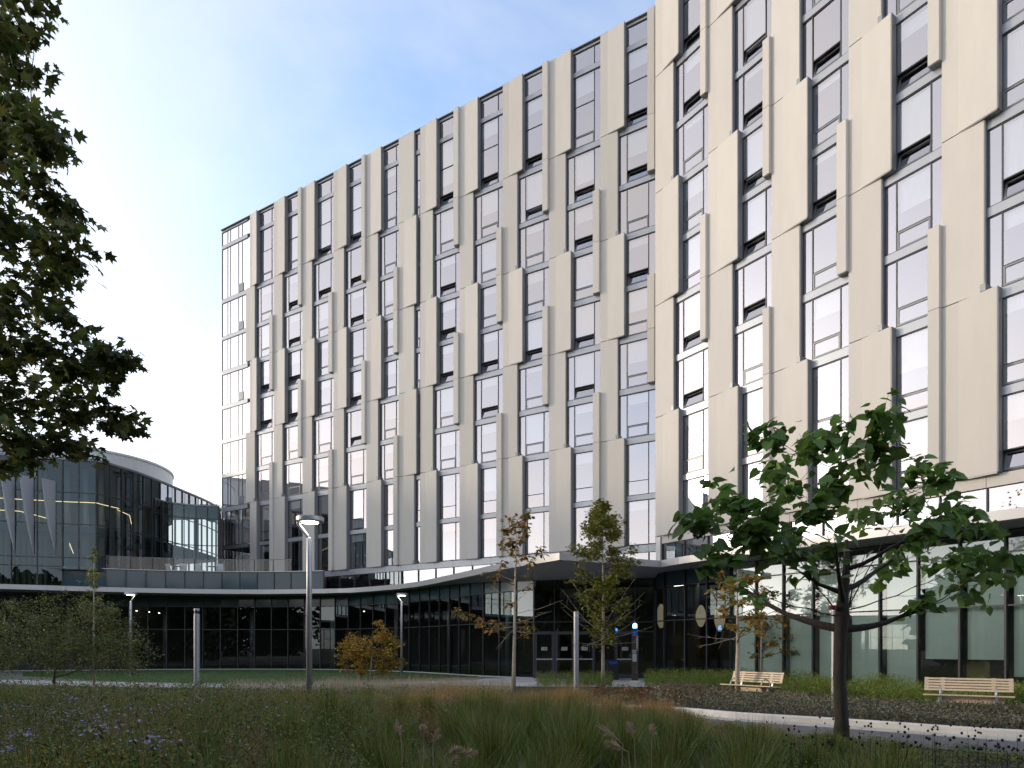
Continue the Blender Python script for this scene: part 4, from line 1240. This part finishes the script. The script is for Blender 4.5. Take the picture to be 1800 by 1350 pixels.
# dense upright green tree
gb = W(1060, .0228)
rng = random.Random(31); items = []
for k in range(84):
    y = rng.uniform(885, 1130); w = 60 * min(1, max(.12, (y - 872) / 120)) * (1 if y < 1060 else max(.25, 1 - (y - 1060) / 90))
    x = 1058 + rng.uniform(-1, 1) * w * (.8 if y > 1000 else 1)
    items.append((x, y, .34, 46 if y < 1060 else 24))
items += [(1052, 880, .16, 22), (1065, 895, .2, 26), (1100, 918, .14, 14), (1118, 968, .14, 16), (1112, 960, .15, 14), (1000, 1020, .18, 16)]
tree('upright_tree', 'upright green young tree with a straight pale trunk in front of the entrance', gb,
     [(0, 0, 0, .08), (0, 0, 1.0, .068), (.0, .02, 2.0, .062), (.02, 0, 3.4, .05), (.0, 0, 5.0, .03), (-.05, 0, 7.2, .008)],
     cl(gb, .0228, items, .0009, 5), 'maple', 'leaf_green', .12, 'bark_pale', 33, twigs=6, sag=-.02, droop=.2, limb_r=.02, attach_lo=.22,
     bare=[(0, 0, 1.9, -1.6, .1, 3.2), (0, 0, 2.1, -1.7, -.2, 4.0), (0, 0, 1.9, 1.5, .1, 2.9), (0, 0, 2.2, 1.7, .2, 3.9), (0, 0, 1.8, 1.4, -.1, 1.9), (0, 0, 1.8, -1.3, -.1, 1.9), (0, 0, 2.5, 1.4, .3, 4.6), (0, 0, 2.5, -1.3, .2, 4.5),
           (0, 0, 2.0, 1.9, -.3, 2.5), (0, 0, 2.0, -.9, -.3, 1.7), (0, 0, 2.3, -1.7, .2, 3.5), (0, 0, 2.4, 1.5, -.3, 3.4)])

# two autumn trees by the left bench
ab = W(1296, .0180)
tree('autumn_tree', 'slender autumn tree with a pale trunk in front of the left bench', ab,
     [(0, 0, 0, .085), (.0, 0, .8, .07), (.02, 0, 1.6, .062), (.02, .02, 2.2, .05), (.0, 0, 3.0, .03), (0, 0, 4.1, .008)],
     cl(ab, .0180, ((1290, 980, .2, 30), (1262, 1005, .2, 26), (1280, 1020, .3, 40), (1310, 1025, .3, 40), (1250, 1040, .16, 14), (1300, 1060, .3, 38), (1330, 1050, .24, 30), (1275, 1070, .22, 26), (1320, 1085, .26, 34), (1285, 1100, .18, 18), (1340, 1080, .2, 18), (1262, 1075, .12, 10), (1300, 945, .14, 12), (1270, 1045, .28, 34), (1325, 1015, .26, 30), (1345, 1062, .26, 28), (1305, 1105, .2, 22), (1335, 1105, .22, 24)), seed=8),
     'maple', 'leaf_orange', .13, 'bark_pale', 41, twigs=5, sag=.02, limb_r=.018, attach_lo=.35,
     bare=[(0, 0, 1.9, -1.6, .0, 2.1), (0, 0, 2.1, -.9, .1, 3.0), (0, 0, 1.9, .8, .1, 2.7), (0, 0, 2.0, -1.2, .2, 1.7)])
ab2 = W(1338, .0245)
tree('autumn_tree', 'small orange and green tree half hidden behind the left bench', ab2,
     [(0, 0, 0, .06), (.0, 0, 1.2, .05), (.02, 0, 2.4, .035), (0, 0, 4.0, .01)],
     cl(ab2, .0245, ((1340, 1060, .34, 40), (1365, 1045, .3, 34), (1325, 1090, .32, 40), (1350, 1095, .34, 44), (1375, 1090, .34, 40), (1385, 1120, .28, 30), (1335, 1130, .3, 34), (1360, 1130, .34, 40), (1320, 1150, .2, 16), (1390, 1100, .2, 16), (1350, 1150, .22, 16), (1345, 1035, .26, 30), (1372, 1068, .3, 34), (1392, 1140, .22, 22), (1340, 1110, .32, 36)), seed=9),
     'maple', 'leaf_orange', .14, 'bark_pale', 43, twigs=5, sag=.02, limb_r=.016, attach_lo=.3)

# orange bush on the lawn
bb = W(652, .0300)
rng = random.Random(52); CL = []
for k in range(46):
    a = rng.uniform(0, 2 * math.pi); r = rng.uniform(.2, 1) ** .6 * 1.55; zz = rng.uniform(.4, 3.0) * (1 - .28 * (r / 1.55) ** 2)
    CL.append((math.cos(a) * r, math.sin(a) * r * .9, zz, .40, 120))
CL += [(-1.75, 0, 1.3, .25, 30), (1.7, .1, 1.0, .25, 30), (-1.2, 0, 2.1, .25, 30), (1.5, -.2, .6, .22, 24), (.3, 0, 3.0, .22, 60), (1.2, 0, 2.0, .25, 28), (-1.7, 0, .8, .25, 24)]
tree('orange_bush', 'rounded orange and yellow bush on the lawn beside a lamp post', bb, [(0, 0, 0, .06), (0, 0, .5, .05), (.05, 0, 1.4, .02)], CL, 'oak', 'leaf_bush', .13, 'bark_pale', 53,
     twigs=6, sag=0, limb_r=.014, attach_lo=.02, cat='bush')

# big airy shrub at left
sb = W(95, .0222)
rng = random.Random(62); CL = []
for k in range(150):
    a = rng.uniform(0, 2 * math.pi); r = rng.uniform(.1, 1) ** .55 * 3.7; top = 4.0 * (1 - .60 * (r / 3.9) ** 2)
    zz = rng.uniform(.25, 1) ** .8 * top
    CL.append((math.cos(a) * r, math.sin(a) * r * .75, max(.3, zz), .55, 150))
tree('large_shrub', 'large airy dark green shrub in front of the lamp post at left', sb, [(0, 0, 0, .05), (0, 0, .4, .05), (.05, 0, 1.2, .03)], CL, 'diam', 'leaf_shrub', .095, 'twig', 63,
     twigs=8, sag=-.05, limb_r=.016, attach_lo=.0, cat='shrub')
pb = W(165, .0245)
tree('poplar_sapling', 'slim upright green sapling behind the large shrub at left', pb, [(0, 0, 0, .05), (0, 0, 2.5, .035), (0, 0, 5.8, .006)],
     cl(pb, .0245, ((164, 965, .16, 26), (165, 980, .2, 32), (163, 1000, .22, 36), (170, 1010, .2, 30), (158, 1020, .22, 32), (168, 1030, .2, 26), (160, 1040, .2, 22), (172, 1048, .18, 16)), seed=4), 'diam', 'leaf_green', .13, 'bark_pale', 71,
     twigs=4, sag=-.05, limb_r=.01, attach_lo=.4)

# ------------------------------------------------------------------ planting
nr = np.random.default_rng(77)
def blades(xy, h, lean, az, wd, z0=0.0):
    n = len(xy)
    S = np.array([0, .38, .74, 1.0]); WD = np.array([1, .85, .55, 0.0])
    ca, sa = np.cos(az), np.sin(az)
    off = lean[:, None] * h[:, None] * S[None] ** 2
    zz = z0 + h[:, None] * (S[None] - .30 * np.minimum(lean, 1.2)[:, None] * S[None] ** 2.2)
    cx = xy[:, 0:1] + ca[:, None] * off; cy = xy[:, 1:2] + sa[:, None] * off
    sx = -sa[:, None] * wd[:, None] * WD[None] / 2; sy = ca[:, None] * wd[:, None] * WD[None] / 2
    V = np.stack([np.stack([cx - sx, cy - sy, zz], -1), np.stack([cx + sx, cy + sy, zz], -1)], 2)   # n,4,2,3
    V = V.reshape(n, 8, 3)[:, :7]
    Fb = np.array([(0, 1, 3), (0, 3, 2), (2, 3, 5), (2, 5, 4), (4, 5, 6)])
    Fc = Fb[None] + (np.arange(n) * 7)[:, None, None]
    return V.reshape(-1, 3), Fc.reshape(-1, 3)

def join(parts):
    Vs, Fs, b = [], [], 0
    for V_, F_ in parts:
        Vs.append(V_); Fs.append(F_ + b); b += len(V_)
    return np.concatenate(Vs), np.concatenate(Fs)

def imx(X, Y): return 900 + FPX * X / Y
PATHX = np.array([p.x for p in kerb_pts]); PATHY = np.array([p.y for p in kerb_pts])
def path_front(X):
    return np.interp(X, PATHX, PATHY) - 2.75
def top_row(x):
    return np.interp(x, [-200, 150, 260, 420, 560, 760, 1000, 1130, 1250, 1450, 1600, 2000], [1188, 1194, 1204, 1208, 1209, 1212, 1214, 1230, 1262, 1288, 1316, 1325])
def sample_bed(n, y0, y1, x0=-150, x1=1950, bias=1.0):
    """plan points spread evenly over the bed in view"""
    out = []
    while len(out) < n:
        Y = (nr.uniform(y0 ** 2, y1 ** 2, 4 * n)) ** .5
        x = nr.uniform(x0, x1, 4 * n)
        X = (x - 900) / FPX * Y
        ok = (Y < path_front(X)) | (X < -2.5)
        out += list(zip(X[ok], Y[ok]))
    return np.array(out[:n])
def hmax(P):
    x = imx(P[:, 0], P[:, 1])
    wob = np.sin(P[:, 0] * 2.3 + 1.7 * np.sin(P[:, 1] * 1.1)) * np.sin(P[:, 1] * 1.7 + P[:, 0] * .8)
    return np.maximum(.12, (CZ - (top_row(x) - HZ) * P[:, 1] / FPX) * (1 + .26 * wob))

def spaced(n, y0, y1, x0, x1, dmin):
    P = sample_bed(n * 30, y0, y1, x0, x1); keep = []
    for p in P:
        if all((p[0] - q[0]) ** 2 + (p[1] - q[1]) ** 2 > dmin * dmin for q in keep): keep.append(p)
        if len(keep) >= n: break
    return np.array(keep)
def tufts(n, per, y0, y1, x0, x1, hmin, hm, wd, lean=(.15, .7), spread=.07, cap=True, dmin=0):
    C = spaced(n, y0, y1, x0, x1, dmin) if dmin else sample_bed(n, y0, y1, x0, x1)
    n = len(C)
    ch = nr.uniform(hmin, hm, n)
    if cap: ch = np.minimum(ch, hmax(C) * nr.uniform(.82, 1.05, n))
    idx = np.repeat(np.arange(n), per)
    N = len(idx)
    az = nr.uniform(0, 2 * np.pi, N); rr_ = np.abs(nr.normal(0, spread, N))
    xy = C[idx] + np.stack([np.cos(az), np.sin(az)], 1) * rr_[:, None]
    h = ch[idx] * nr.uniform(.55, 1.12, N)
    ln = nr.uniform(lean[0], lean[1], N)
    return blades(xy, h, ln, az + nr.normal(0, .5, N), wd * nr.uniform(.6, 1.3, N)), C, ch

def stuff(name, VF, mat, label, cat):
    o = link(name, np_mesh(name, *VF), mat)
    return tag(o, label, cat, None, 'stuff')

# green clumping grass, with brown seed haze above it
g1, C1, h1 = tufts(150, 460, 3.2, 15.5, 500, 1640, .78, 1.16, .010, lean=(.03, .55), spread=.13, dmin=.80)
g2, C2, h2 = tufts(170, 90, 3.4, 16, -150, 620, .6, 1.1, .008, lean=(.08, .7))
stuff('clump_grass', join([g1, g2]), 'grass_green', 'dark green clumping grass filling the foreground bed', 'grass')
def haze_of(C, ch, per, k=(.75, 1.12), wd=.004):
    idx = np.repeat(np.arange(len(C)), per); N = len(idx)
    az = nr.uniform(0, 2 * np.pi, N)
    xy = C[idx] + nr.normal(0, .06, (N, 2))
    return blades(xy, np.minimum(ch[idx] * nr.uniform(k[0], k[1], N) * 1.05, hmax(C)[idx] * 1.08), nr.uniform(.1, .5, N), az, np.full(N, wd))
b1 = haze_of(C1, h1, 90)
b3, C3, h3 = tufts(210, 80, 10.5, 16.8, 380, 1400, .45, .9, .005, lean=(.1, .55), spread=.12)
b4, C4, h4 = tufts(150, 70, 3.6, 16.8, -150, 560, .6, 1.15, .005, lean=(.08, .5), spread=.16)
nP = 190
xx = nr.uniform(760, 1175, nP); XX = np.interp(xx, [760, 1175], [-2.3, 3.6]); CP_ = np.stack([XX, path_front(XX) - nr.uniform(0, 1.6, nP)], 1)
hp_ = hmax(CP_) * nr.uniform(.95, 1.2, nP); ip = np.repeat(np.arange(nP), 90); Np = len(ip); azp = nr.uniform(0, 6.28, Np)
b5 = blades(CP_[ip] + nr.normal(0, .1, (Np, 2)), hp_[ip] * nr.uniform(.55, 1.1, Np), nr.uniform(.08, .45, Np), azp, np.full(Np, .006))
# fine seed panicles: tiny diamonds scattered through the brown grass tops
idx = np.repeat(np.arange(len(C3)), 130); N = len(idx)
pp = np.concatenate([C3[idx] + nr.normal(0, .17, (N, 2)), (np.minimum(h3, hmax(C3))[idx] * nr.uniform(.72, 1.06, N))[:, None]], 1)
pan = stamp(DIAM, DIAM_F, pp, nr.normal(0, 1, (N, 3)), nr.normal(0, 1, (N, 3)), nr.uniform(.012, .024, N))
stuff('switch_grass', join([b1, b3, b4, b5, pan]), 'grass_brown', 'brown seeding switch grass over the foreground bed', 'grass')

# forbs: leafy mounds with asters on the left, mixed elsewhere
def patchy(P): return np.sin(P[:, 0] * .9 + 1.3 * np.sin(P[:, 1] * .7)) + np.sin(P[:, 1] * 1.1 + P[:, 0] * .5) * .8
def mounds(n, per, y0, y1, x0, x1, hm, ls, rad=.28, lo=-9, hi=9, dmin=0):
    C = spaced(n * 2, y0, y1, x0, x1, dmin) if dmin else sample_bed(n * 4, y0, y1, x0, x1); pv = patchy(C); C = C[(pv > lo) & (pv < hi)][:n]; n = len(C)
    ch = np.minimum(nr.uniform(hm * .5, hm, n), hmax(C) * nr.uniform(.6, 1.08, n))
    idx = np.repeat(np.arange(n), per); N = len(idx)
    f = nr.uniform(0, 1, N) ** .6
    xy = C[idx] + nr.normal(0, 1, (N, 2)) * rad * (0.5 + .6 * f)[:, None]
    rr0 = np.linalg.norm(xy - C[idx], axis=1)
    P = np.concatenate([xy, (ch[idx] * f * np.clip(1.12 - 1.5 * rr0, .25, 1.12) * nr.uniform(.8, 1.08, N))[:, None]], 1)
    A = nr.normal(0, 1, (N, 3)); A[:, 2] = np.abs(A[:, 2]) * .7
    Nn = nr.normal(0, .5, (N, 3)); Nn[:, 2] += .9
    return stamp(DIAM, DIAM_F, P, A, Nn, ls * nr.uniform(.6, 1.4, N)), C, ch
m1, D1_, e1_ = mounds(150, 520, 3.4, 17.5, -150, 640, 1.12, .034, .19, dmin=.62)
m2, D2_, e2_ = mounds(130, 190, 3.6, 13.0, 1300, 1950, .95, .036)
m3, D3_, e3_ = mounds(150, 110, 9.0, 17.0, 560, 1250, .6, .045)
m4, _, _ = mounds(90, 120, 17.5, 24.0, -150, 330, .8, .06)
m5, _, _ = mounds(130, 460, 3.4, 17.0, -150, 720, 1.18, .030, .19, lo=-.3, dmin=.75)
m6, _, _ = mounds(130, 300, 3.4, 17.0, -150, 720, 1.15, .042, .16, hi=.3, dmin=.75)
stuff('leafy_perennials', join([m1, m2, m3, m4]), 'leaf_aster', 'dark leafy perennials massed across the foreground bed', 'plants')
stuff('brown_perennials', m5, 'leaf_dusk', 'brown fading perennials among the asters at left', 'plants')
stuff('green_perennials', m6, 'grass_green', 'fresher green leafy stems among the asters at left', 'plants')
C7 = sample_bed(900, 3.6, 17.0, -150, 660); h7 = np.minimum(nr.uniform(.7, 1.2, 900), hmax(C7) * nr.uniform(.9, 1.12, 900))
i7 = np.repeat(np.arange(900), 26); N7 = len(i7); f7 = nr.uniform(.25, 1, N7)
P7 = np.concatenate([C7[i7] + nr.normal(0, .025, (N7, 2)), (h7[i7] * f7)[:, None]], 1)
A7 = nr.normal(0, 1, (N7, 3)); A7[:, 2] = np.abs(A7[:, 2]) * .8 + .2
V7 = stamp([(0, 0, 0), (.45, .13, .03), (1, 0, -.04), (.45, -.13, .03)], DIAM_F, P7, A7, nr.normal(0, .5, (N7, 3)) + [0, 0, .8], nr.uniform(.035, .075, N7))
stuff('tall_stems', join([V7, blades(C7, h7, np.full(900, .08), nr.uniform(0, 6.28, 900), np.full(900, .008))]), 'leaf_aster', 'tall leafy stems standing above the asters at left', 'plants')
# purple aster flowers in drifts
fl = []
FLW = [(math.cos(a) * r, math.sin(a) * r, z) for a in np.linspace(0, 2 * math.pi, 8, endpoint=False) for r, z in ((.5, .05),)]
FLT = [(0, 0, .12)] + FLW; FLF = [(0, 1 + i, 1 + (i + 1) % 8) for i in range(8)]
for (x, y, sx, sy, n) in ((115, 1240, 30, 8, 40), (185, 1215, 35, 7, 34), (130, 1222, 20, 5, 16), (200, 1258, 30, 8, 44), (165, 1278, 28, 7, 42), (265, 1243, 24, 5, 24), (40, 1290, 20, 6, 26), (270, 1297, 16, 6, 22), (75, 1256, 24, 6, 20), (30, 1240, 24, 6, 20),
                          (320, 1235, 20, 5, 12), (520, 1245, 24, 6, 14), (785, 1232, 20, 5, 14), (250, 1310, 20, 6, 14), (10, 1318, 18, 5, 10), (335, 1228, 20, 4, 10)):
    for k in range(int(n * 2.4)):
        px, py = nr.normal(x, sx * 1.25), nr.normal(y, sy * 1.3)
        zz = nr.uniform(.86, 1.12)
        u = (CZ - zz) / max(60, py - HZ)
        if u * FPX > 17 or u * FPX < 3.4: continue
        p = W(px, u); fl.append((p.x, p.y, zz))
fl = np.array(fl); N = len(fl)
up_ = nr.normal(0, .35, (N, 3)); up_[:, 2] += 1
V_, F_ = stamp(FLT, FLF, fl, nr.normal(0, 1, (N, 3)) * [1, 1, .1], up_, nr.uniform(.012, .026, N))
stuff('aster_flowers', (V_, F_), 'petal', 'small lilac aster flowers scattered through the left of the bed', 'flowers')
# goldenrod wands bottom left
gp = []
for k in range(6):
    a = W(nr.uniform(-20, 60), .0040); b = a + Vector((nr.uniform(.4, 1.1), nr.uniform(-.2, .5)))
    for i in range(40):
        f = nr.uniform(0, 1); p = a.lerp(b, f)
        gp.append((p.x + nr.normal(0, .012), p.y + nr.normal(0, .012), .86 + .22 * f - .16 * f * f + nr.normal(0, .008) - k * .035))
gp = np.array(gp); N = len(gp)
stuff('goldenrod_wands', stamp(DIAM, DIAM_F, gp, nr.normal(0, 1, (N, 3)), nr.normal(0, 1, (N, 3)), nr.uniform(.015, .03, N)), 'goldenrod', 'yellow goldenrod wands in the bottom left corner', 'flowers')

# fountain grass plumes, each a wand of bristles
def plume(x, y, dx_, dy_, u, lab):
    a, b = W(x, u), W(x + dx_, u * 1.0)
    za, zb = Z(y, u), Z(y + dy_, u)
    t = empty('grass_plume', (a.x, a.y, za), 0, lab, 'plume', 'fountain grass plumes')
    A = np.array([0, 0, 0.0]); B = np.array([b.x - a.x, nr.uniform(-.05, .05), zb - za]); L = np.linalg.norm(B)
    N = 170; f = nr.uniform(0, 1, N)
    bend = np.array([0, 0, -.12 * L])
    P = A + f[:, None] * B + (f * f)[:, None] * bend
    d = B / L + nr.normal(0, .75, (N, 3)) * (.6 * np.sin(np.pi * np.clip(f, .05, .97)))[:, None]
    V_, F_ = stamp([(0, 0, 0), (.5, .05, 0), (1, 0, 0), (.5, -.05, 0)], DIAM_F, P, d, nr.normal(0, 1, (N, 3)), np.full(N, .042) * (.4 + np.sin(np.pi * np.clip(f, .05, .95))))
    link('bristles', np_mesh('bristles', V_, F_), 'plume', t)
    base = (nr.uniform(-.1, .1), .05, -za + .02)
    MB().tube([base, (base[0] * .3, .03, -za * .5), (0, 0, 0), tuple(B)], .003, 4).obj('stalk', 'plume', t)
for x, y, dx_, dy_, lab in ((705, 1300, -6, -32, 'upright tan fountain grass plume left of the pair at bottom centre'), (760, 1312, 12, -34, 'pale curved upright plume in the middle of the bottom edge'), (782, 1328, 26, -14, 'short pale plume leaning right at bottom centre'),
                            (800, 1328, 38, -11, 'long pale plume leaning far right at bottom centre'), (785, 1348, 18, -16, 'lowest pale plume at the bottom edge'), (1095, 1308, -45, -38, 'dusky plume leaning left in the clump at bottom right of centre'),
                            (1105, 1322, -42, -22, 'low dusky plume leaning left beneath the longer one'), (1115, 1300, -10, -32, 'dusky upright plume in the right-hand clump'), (1145, 1302, 2, -30, 'dusky straight plume at the right of the clump'), (745, 1298, -2, -24, 'faint dusky upright plume between the tan ones')):
    plume(x, y, dx_, dy_, .0036 if y > 1320 else .0042, lab)

# coneflower seed heads at right
sh, st_ = [], []
for k in range(120):
    px = nr.uniform(1370, 1800); py = nr.uniform(1262, 1312) + (px - 1500) * .03
    zz = nr.uniform(.72, .95); u = (CZ - zz) / (py - HZ)
    if u * FPX > path_front((px - 900) * u) - .05: u = (path_front((px - 900) * u) - .1 - nr.uniform(0, 1.2)) / FPX
    p = W(px, u); sh.append((p.x, p.y, CZ - (py - HZ) * u))
sh = np.array(sh)
icos = MB().lathe([(.2, -.5), (.5, -.15), (.5, .2), (.2, .5)], 6)
tri = [f for f in icos.f if len(f) == 4]; T4 = np.array(tri)
Vh, Fh = stamp([(v[2], v[0], v[1]) for v in icos.v], np.concatenate([T4[:, [0, 1, 2]], T4[:, [0, 2, 3]]]), sh, np.tile([[0, 0, 1.0]], (len(sh), 1)) + nr.normal(0, .15, (len(sh), 3)), np.tile([[0, 1.0, 0]], (len(sh), 1)), nr.uniform(.017, .028, len(sh)))
stv = blades(sh[:, :2] + nr.normal(0, .03, (len(sh), 2)), sh[:, 2] * 1.0, np.full(len(sh), .06), nr.uniform(0, 6.28, len(sh)), np.full(len(sh), .008))
stuff('coneflower_seedheads', join([(Vh, Fh), stv]), 'seedhead', 'black coneflower seed heads standing along the near path', 'plants')

# beyond: pale straw grass on the lawn edge
def zone(n, poly_u, xr):
    x = nr.uniform(xr[0], xr[1], n); u = nr.uniform(poly_u[0], poly_u[1], n)
    return np.stack([(x - 900) * u, FPX * u], 1)
def zone_blades(n, ur, xr, h, wd, lean=(.1, .6)):
    C = zone(n, ur, xr)
    return blades(C, nr.uniform(h[0], h[1], n), nr.uniform(lean[0], lean[1], n), nr.uniform(0, 6.28, n), np.full(n, wd))
stuff('straw_grass', join([zone_blades(5200, (.0205, .0232), (400, 900), (.25, .62), .008), zone_blades(1500, (.0215, .0235), (560, 840), (.3, .75), .008), zone_blades(1300, (.0165, .02), (1250, 1420), (.15, .32), .007)]),
      'grass_straw', 'pale straw-coloured grass along the edge of the lawn', 'grass')
def zone_leaves(n, ur, xr, h, ls, keep=None, clump=None):
    C = zone(n, ur, xr)
    if clump:
        cc = zone(clump, ur, xr); C = cc[nr.integers(0, clump, n)] + nr.normal(0, .22, (n, 2))
    top = nr.uniform(h[0], h[1], n) if not clump else h[0] + (h[1] - h[0]) * (.5 + .5 * np.sin(C[:, 0] * 4.1 + np.sin(C[:, 1] * 3.3) * 2))
    zz = top * nr.uniform(0.05, 1, n) ** .7
    A = nr.normal(0, 1, (n, 3)); A[:, 2] = np.abs(A[:, 2])
    return stamp(DIAM, DIAM_F, np.concatenate([C, zz[:, None]], 1), A, nr.normal(0, .6, (n, 3)) + [0, 0, .7], ls * nr.uniform(.6, 1.4, n))
# feathery shrubs behind the benches: upright stems of narrow leaves
def along(P, n, d0, d1):
    s = nr.uniform(0, 1, n) * (len(P) - 1); i = np.minimum(s.astype(int), len(P) - 2); f = s - i
    A = np.array([[p.x, p.y] for p in P]); N_ = np.array([[q.x, q.y] for q in normals(P)])
    return A[i] * (1 - f)[:, None] + A[i + 1] * f[:, None] - N_[i] * nr.uniform(d0, d1, n)[:, None]
def feather(C, h, per, ls):
    n = len(C); idx = np.repeat(np.arange(n), per); N = len(idx)
    f = nr.uniform(.15, 1, N)
    P = np.concatenate([C[idx] + nr.normal(0, .05, (N, 2)) * (0.6 + f)[:, None], (h[idx] * f)[:, None]], 1)
    A = nr.normal(0, 1, (N, 3)); A[:, 2] = np.abs(A[:, 2]) + .5
    return stamp([(0, 0, 0), (.5, .09, .02), (1, 0, 0), (.5, -.09, .02)], DIAM_F, P, A, nr.normal(0, 1, (N, 3)), ls * nr.uniform(.6, 1.3, N))
Cf = along(pad_pts, 2600, 1.4, 3.9)
keep = Cf[:, 1] > 0
hf = .50 + .22 * np.sin(Cf[:, 0] * 2.7 + Cf[:, 1]) * np.sin(Cf[:, 1] * 1.9) + nr.uniform(-.08, .16, len(Cf))
Cf2 = zone(420, (.0225, .0250), (945, 1075)); hf2 = nr.uniform(.3, .7, 420)
Cf3 = zone(700, (.0215, .0262), (1135, 1290)); hf3 = nr.uniform(.4, .78, 700)
stuff('feathery_shrubs', join([feather(Cf, hf, 26, .085), feather(Cf2, hf2, 24, .085), feather(Cf3, hf3, 26, .085)]), 'leaf_feather', 'low feathery green shrubs behind the benches and by the entrance', 'shrubs')
# dusky perennials between the kerb and the bench paving
n = 52000
s = nr.uniform(0, 1, n)
kp = np.array([[p.x, p.y] for p in resample(kerb_pts[8:], .2)]); pp = np.array([[p.x, p.y] for p in resample(pad_pts, .2)])
f = nr.uniform(0.03, 1.0, n)
A_ = kp[(s * (len(kp) - 1)).astype(int)] + [.12, .2]; B_ = pp[(s * (len(pp) - 1)).astype(int)] - [.45, .75]
C = A_ * (1 - f)[:, None] + B_ * f[:, None]
top = .30 + .12 * np.sin(C[:, 0] * 3.1 + C[:, 1] * 1.7) * np.sin(C[:, 0] * 1.3) + nr.uniform(-.04, .10, n)
P = np.concatenate([C, (np.maximum(.05, top) * nr.uniform(.1, 1, n) ** .6)[:, None]], 1)
A = nr.normal(0, 1, (n, 3)); A[:, 2] = np.abs(A[:, 2])
stuff('dusky_perennials', stamp(DIAM, DIAM_F, P, A, nr.normal(0, .6, (n, 3)) + [0, 0, .6], nr.uniform(.03, .075, n)), 'leaf_bed', 'dull purple-brown perennials between the kerb and the benches', 'plants')
stuff('red_shrublets', zone_leaves(9000, (.0160, .0205), (1040, 1270), (.18, .36), .06, clump=90), 'leaf_red', 'low red and green shrublets in the bed before the left bench', 'shrubs')
stuff('low_groundcover', join([zone_leaves(14000, (.0135, .0205), (300, 1130), (.12, .34), .055, clump=220), zone_leaves(6000, (.0185, .022), (-100, 420), (.2, .5), .06, clump=90)]), 'leaf_shrub', 'low mixed ground cover between the bed and the garden path', 'plants')
n = 420
lp = np.concatenate([along(kerb_pts, 200, -.1, 2.2), along(pad_pts, 80, -.5, 1.0), along(path_pts, 140, -1.2, 1.2)]); n = len(lp)
stuff('fallen_leaves', stamp(OAK, OAK_F, np.concatenate([lp, np.full((n, 1), .045)], 1), nr.normal(0, 1, (n, 3)) * [1, 1, .12], nr.normal(0, .2, (n, 3)) + [0, 0, 1], nr.uniform(.05, .11, n)), 'leaf_oak', 'dry fallen leaves lying on the paths', 'leaves')
# lawn blades
n = 26000
x = nr.uniform(40, 840, n); fr_ = nr.uniform(0, 1, n)
lo_ = np.interp(x, [40, 180, 330, 470, 600, 700, 780, 838], [.0335, .0285, .0270, .0268, .0285, .0300, .0312, .0322]); hi_ = np.interp(x, [40, 180, 323, 450, 573, 650, 720, 790, 838], [.0395, .0410, .0421, .0424, .0419, .0402, .0380, .0348, .0322])
u = lo_ * (1 - fr_) + hi_ * fr_
stuff('lawn_grass', blades(np.stack([(x - 900) * u, FPX * u], 1), nr.uniform(.04, .08, n), nr.uniform(.1, .7, n), nr.uniform(0, 6.28, n), np.full(n, .02)), 'grass_lawn', 'short mown grass of the lawn before the podium', 'grass')

# unseen trees left and behind, added to shade the bed and darken reflections
Vw = []
rng = random.Random(88)
spots = [(-24, -3, 8.5), (-27, 4, 9), (-25, 10, 8.2), (-29, 15.0, 8), (-31, 7, 9.5), (-22, -10, 9), (-9, -6.5, 13), (-1, -7.5, 14), (7, -6.5, 13), (14, -7, 12), (-16, -7, 12)]
spots += [(-75 + k * 4.2 + rng.uniform(-1.5, 1.5), -34 + rng.uniform(-6, 6), rng.uniform(9, 14)) for k in range(37)]
for (tx, ty, th) in spots:
    n = 1000
    d = nr.normal(0, 1, (n, 3)); d /= np.linalg.norm(d, axis=1, keepdims=True)
    rad = nr.uniform(.35, 1, n) ** .5
    lump = 1 + .22 * np.sin(d[:, 0] * 5 + tx) * np.sin(d[:, 2] * 4 + ty)
    P = np.array([tx, ty, th * .50]) + d * (rad * lump)[:, None] * np.array([th * .46, th * .42, th * .52])
    Vw.append(stamp(OAK, OAK_F, P, nr.normal(0, 1, (n, 3)), nr.normal(0, 1, (n, 3)), nr.uniform(.8, 1.8, n)))
wd_ = join(Vw)
tk = MB()
for (tx, ty, th) in spots: tk.tube([(tx, ty, 0), (tx, ty, th * .6)], [.2, .1], 6)
tv = np.array(tk.v); tf = np.array([f for f in tk.f if len(f) == 4])
wd_ = join([wd_, (tv, np.concatenate([tf[:, [0, 1, 2]], tf[:, [0, 2, 3]]]))])
stuff('unseen_shade_trees', wd_, 'wood_mass', 'unseen dark trees around the garden, added for shade and reflections', 'woodland')
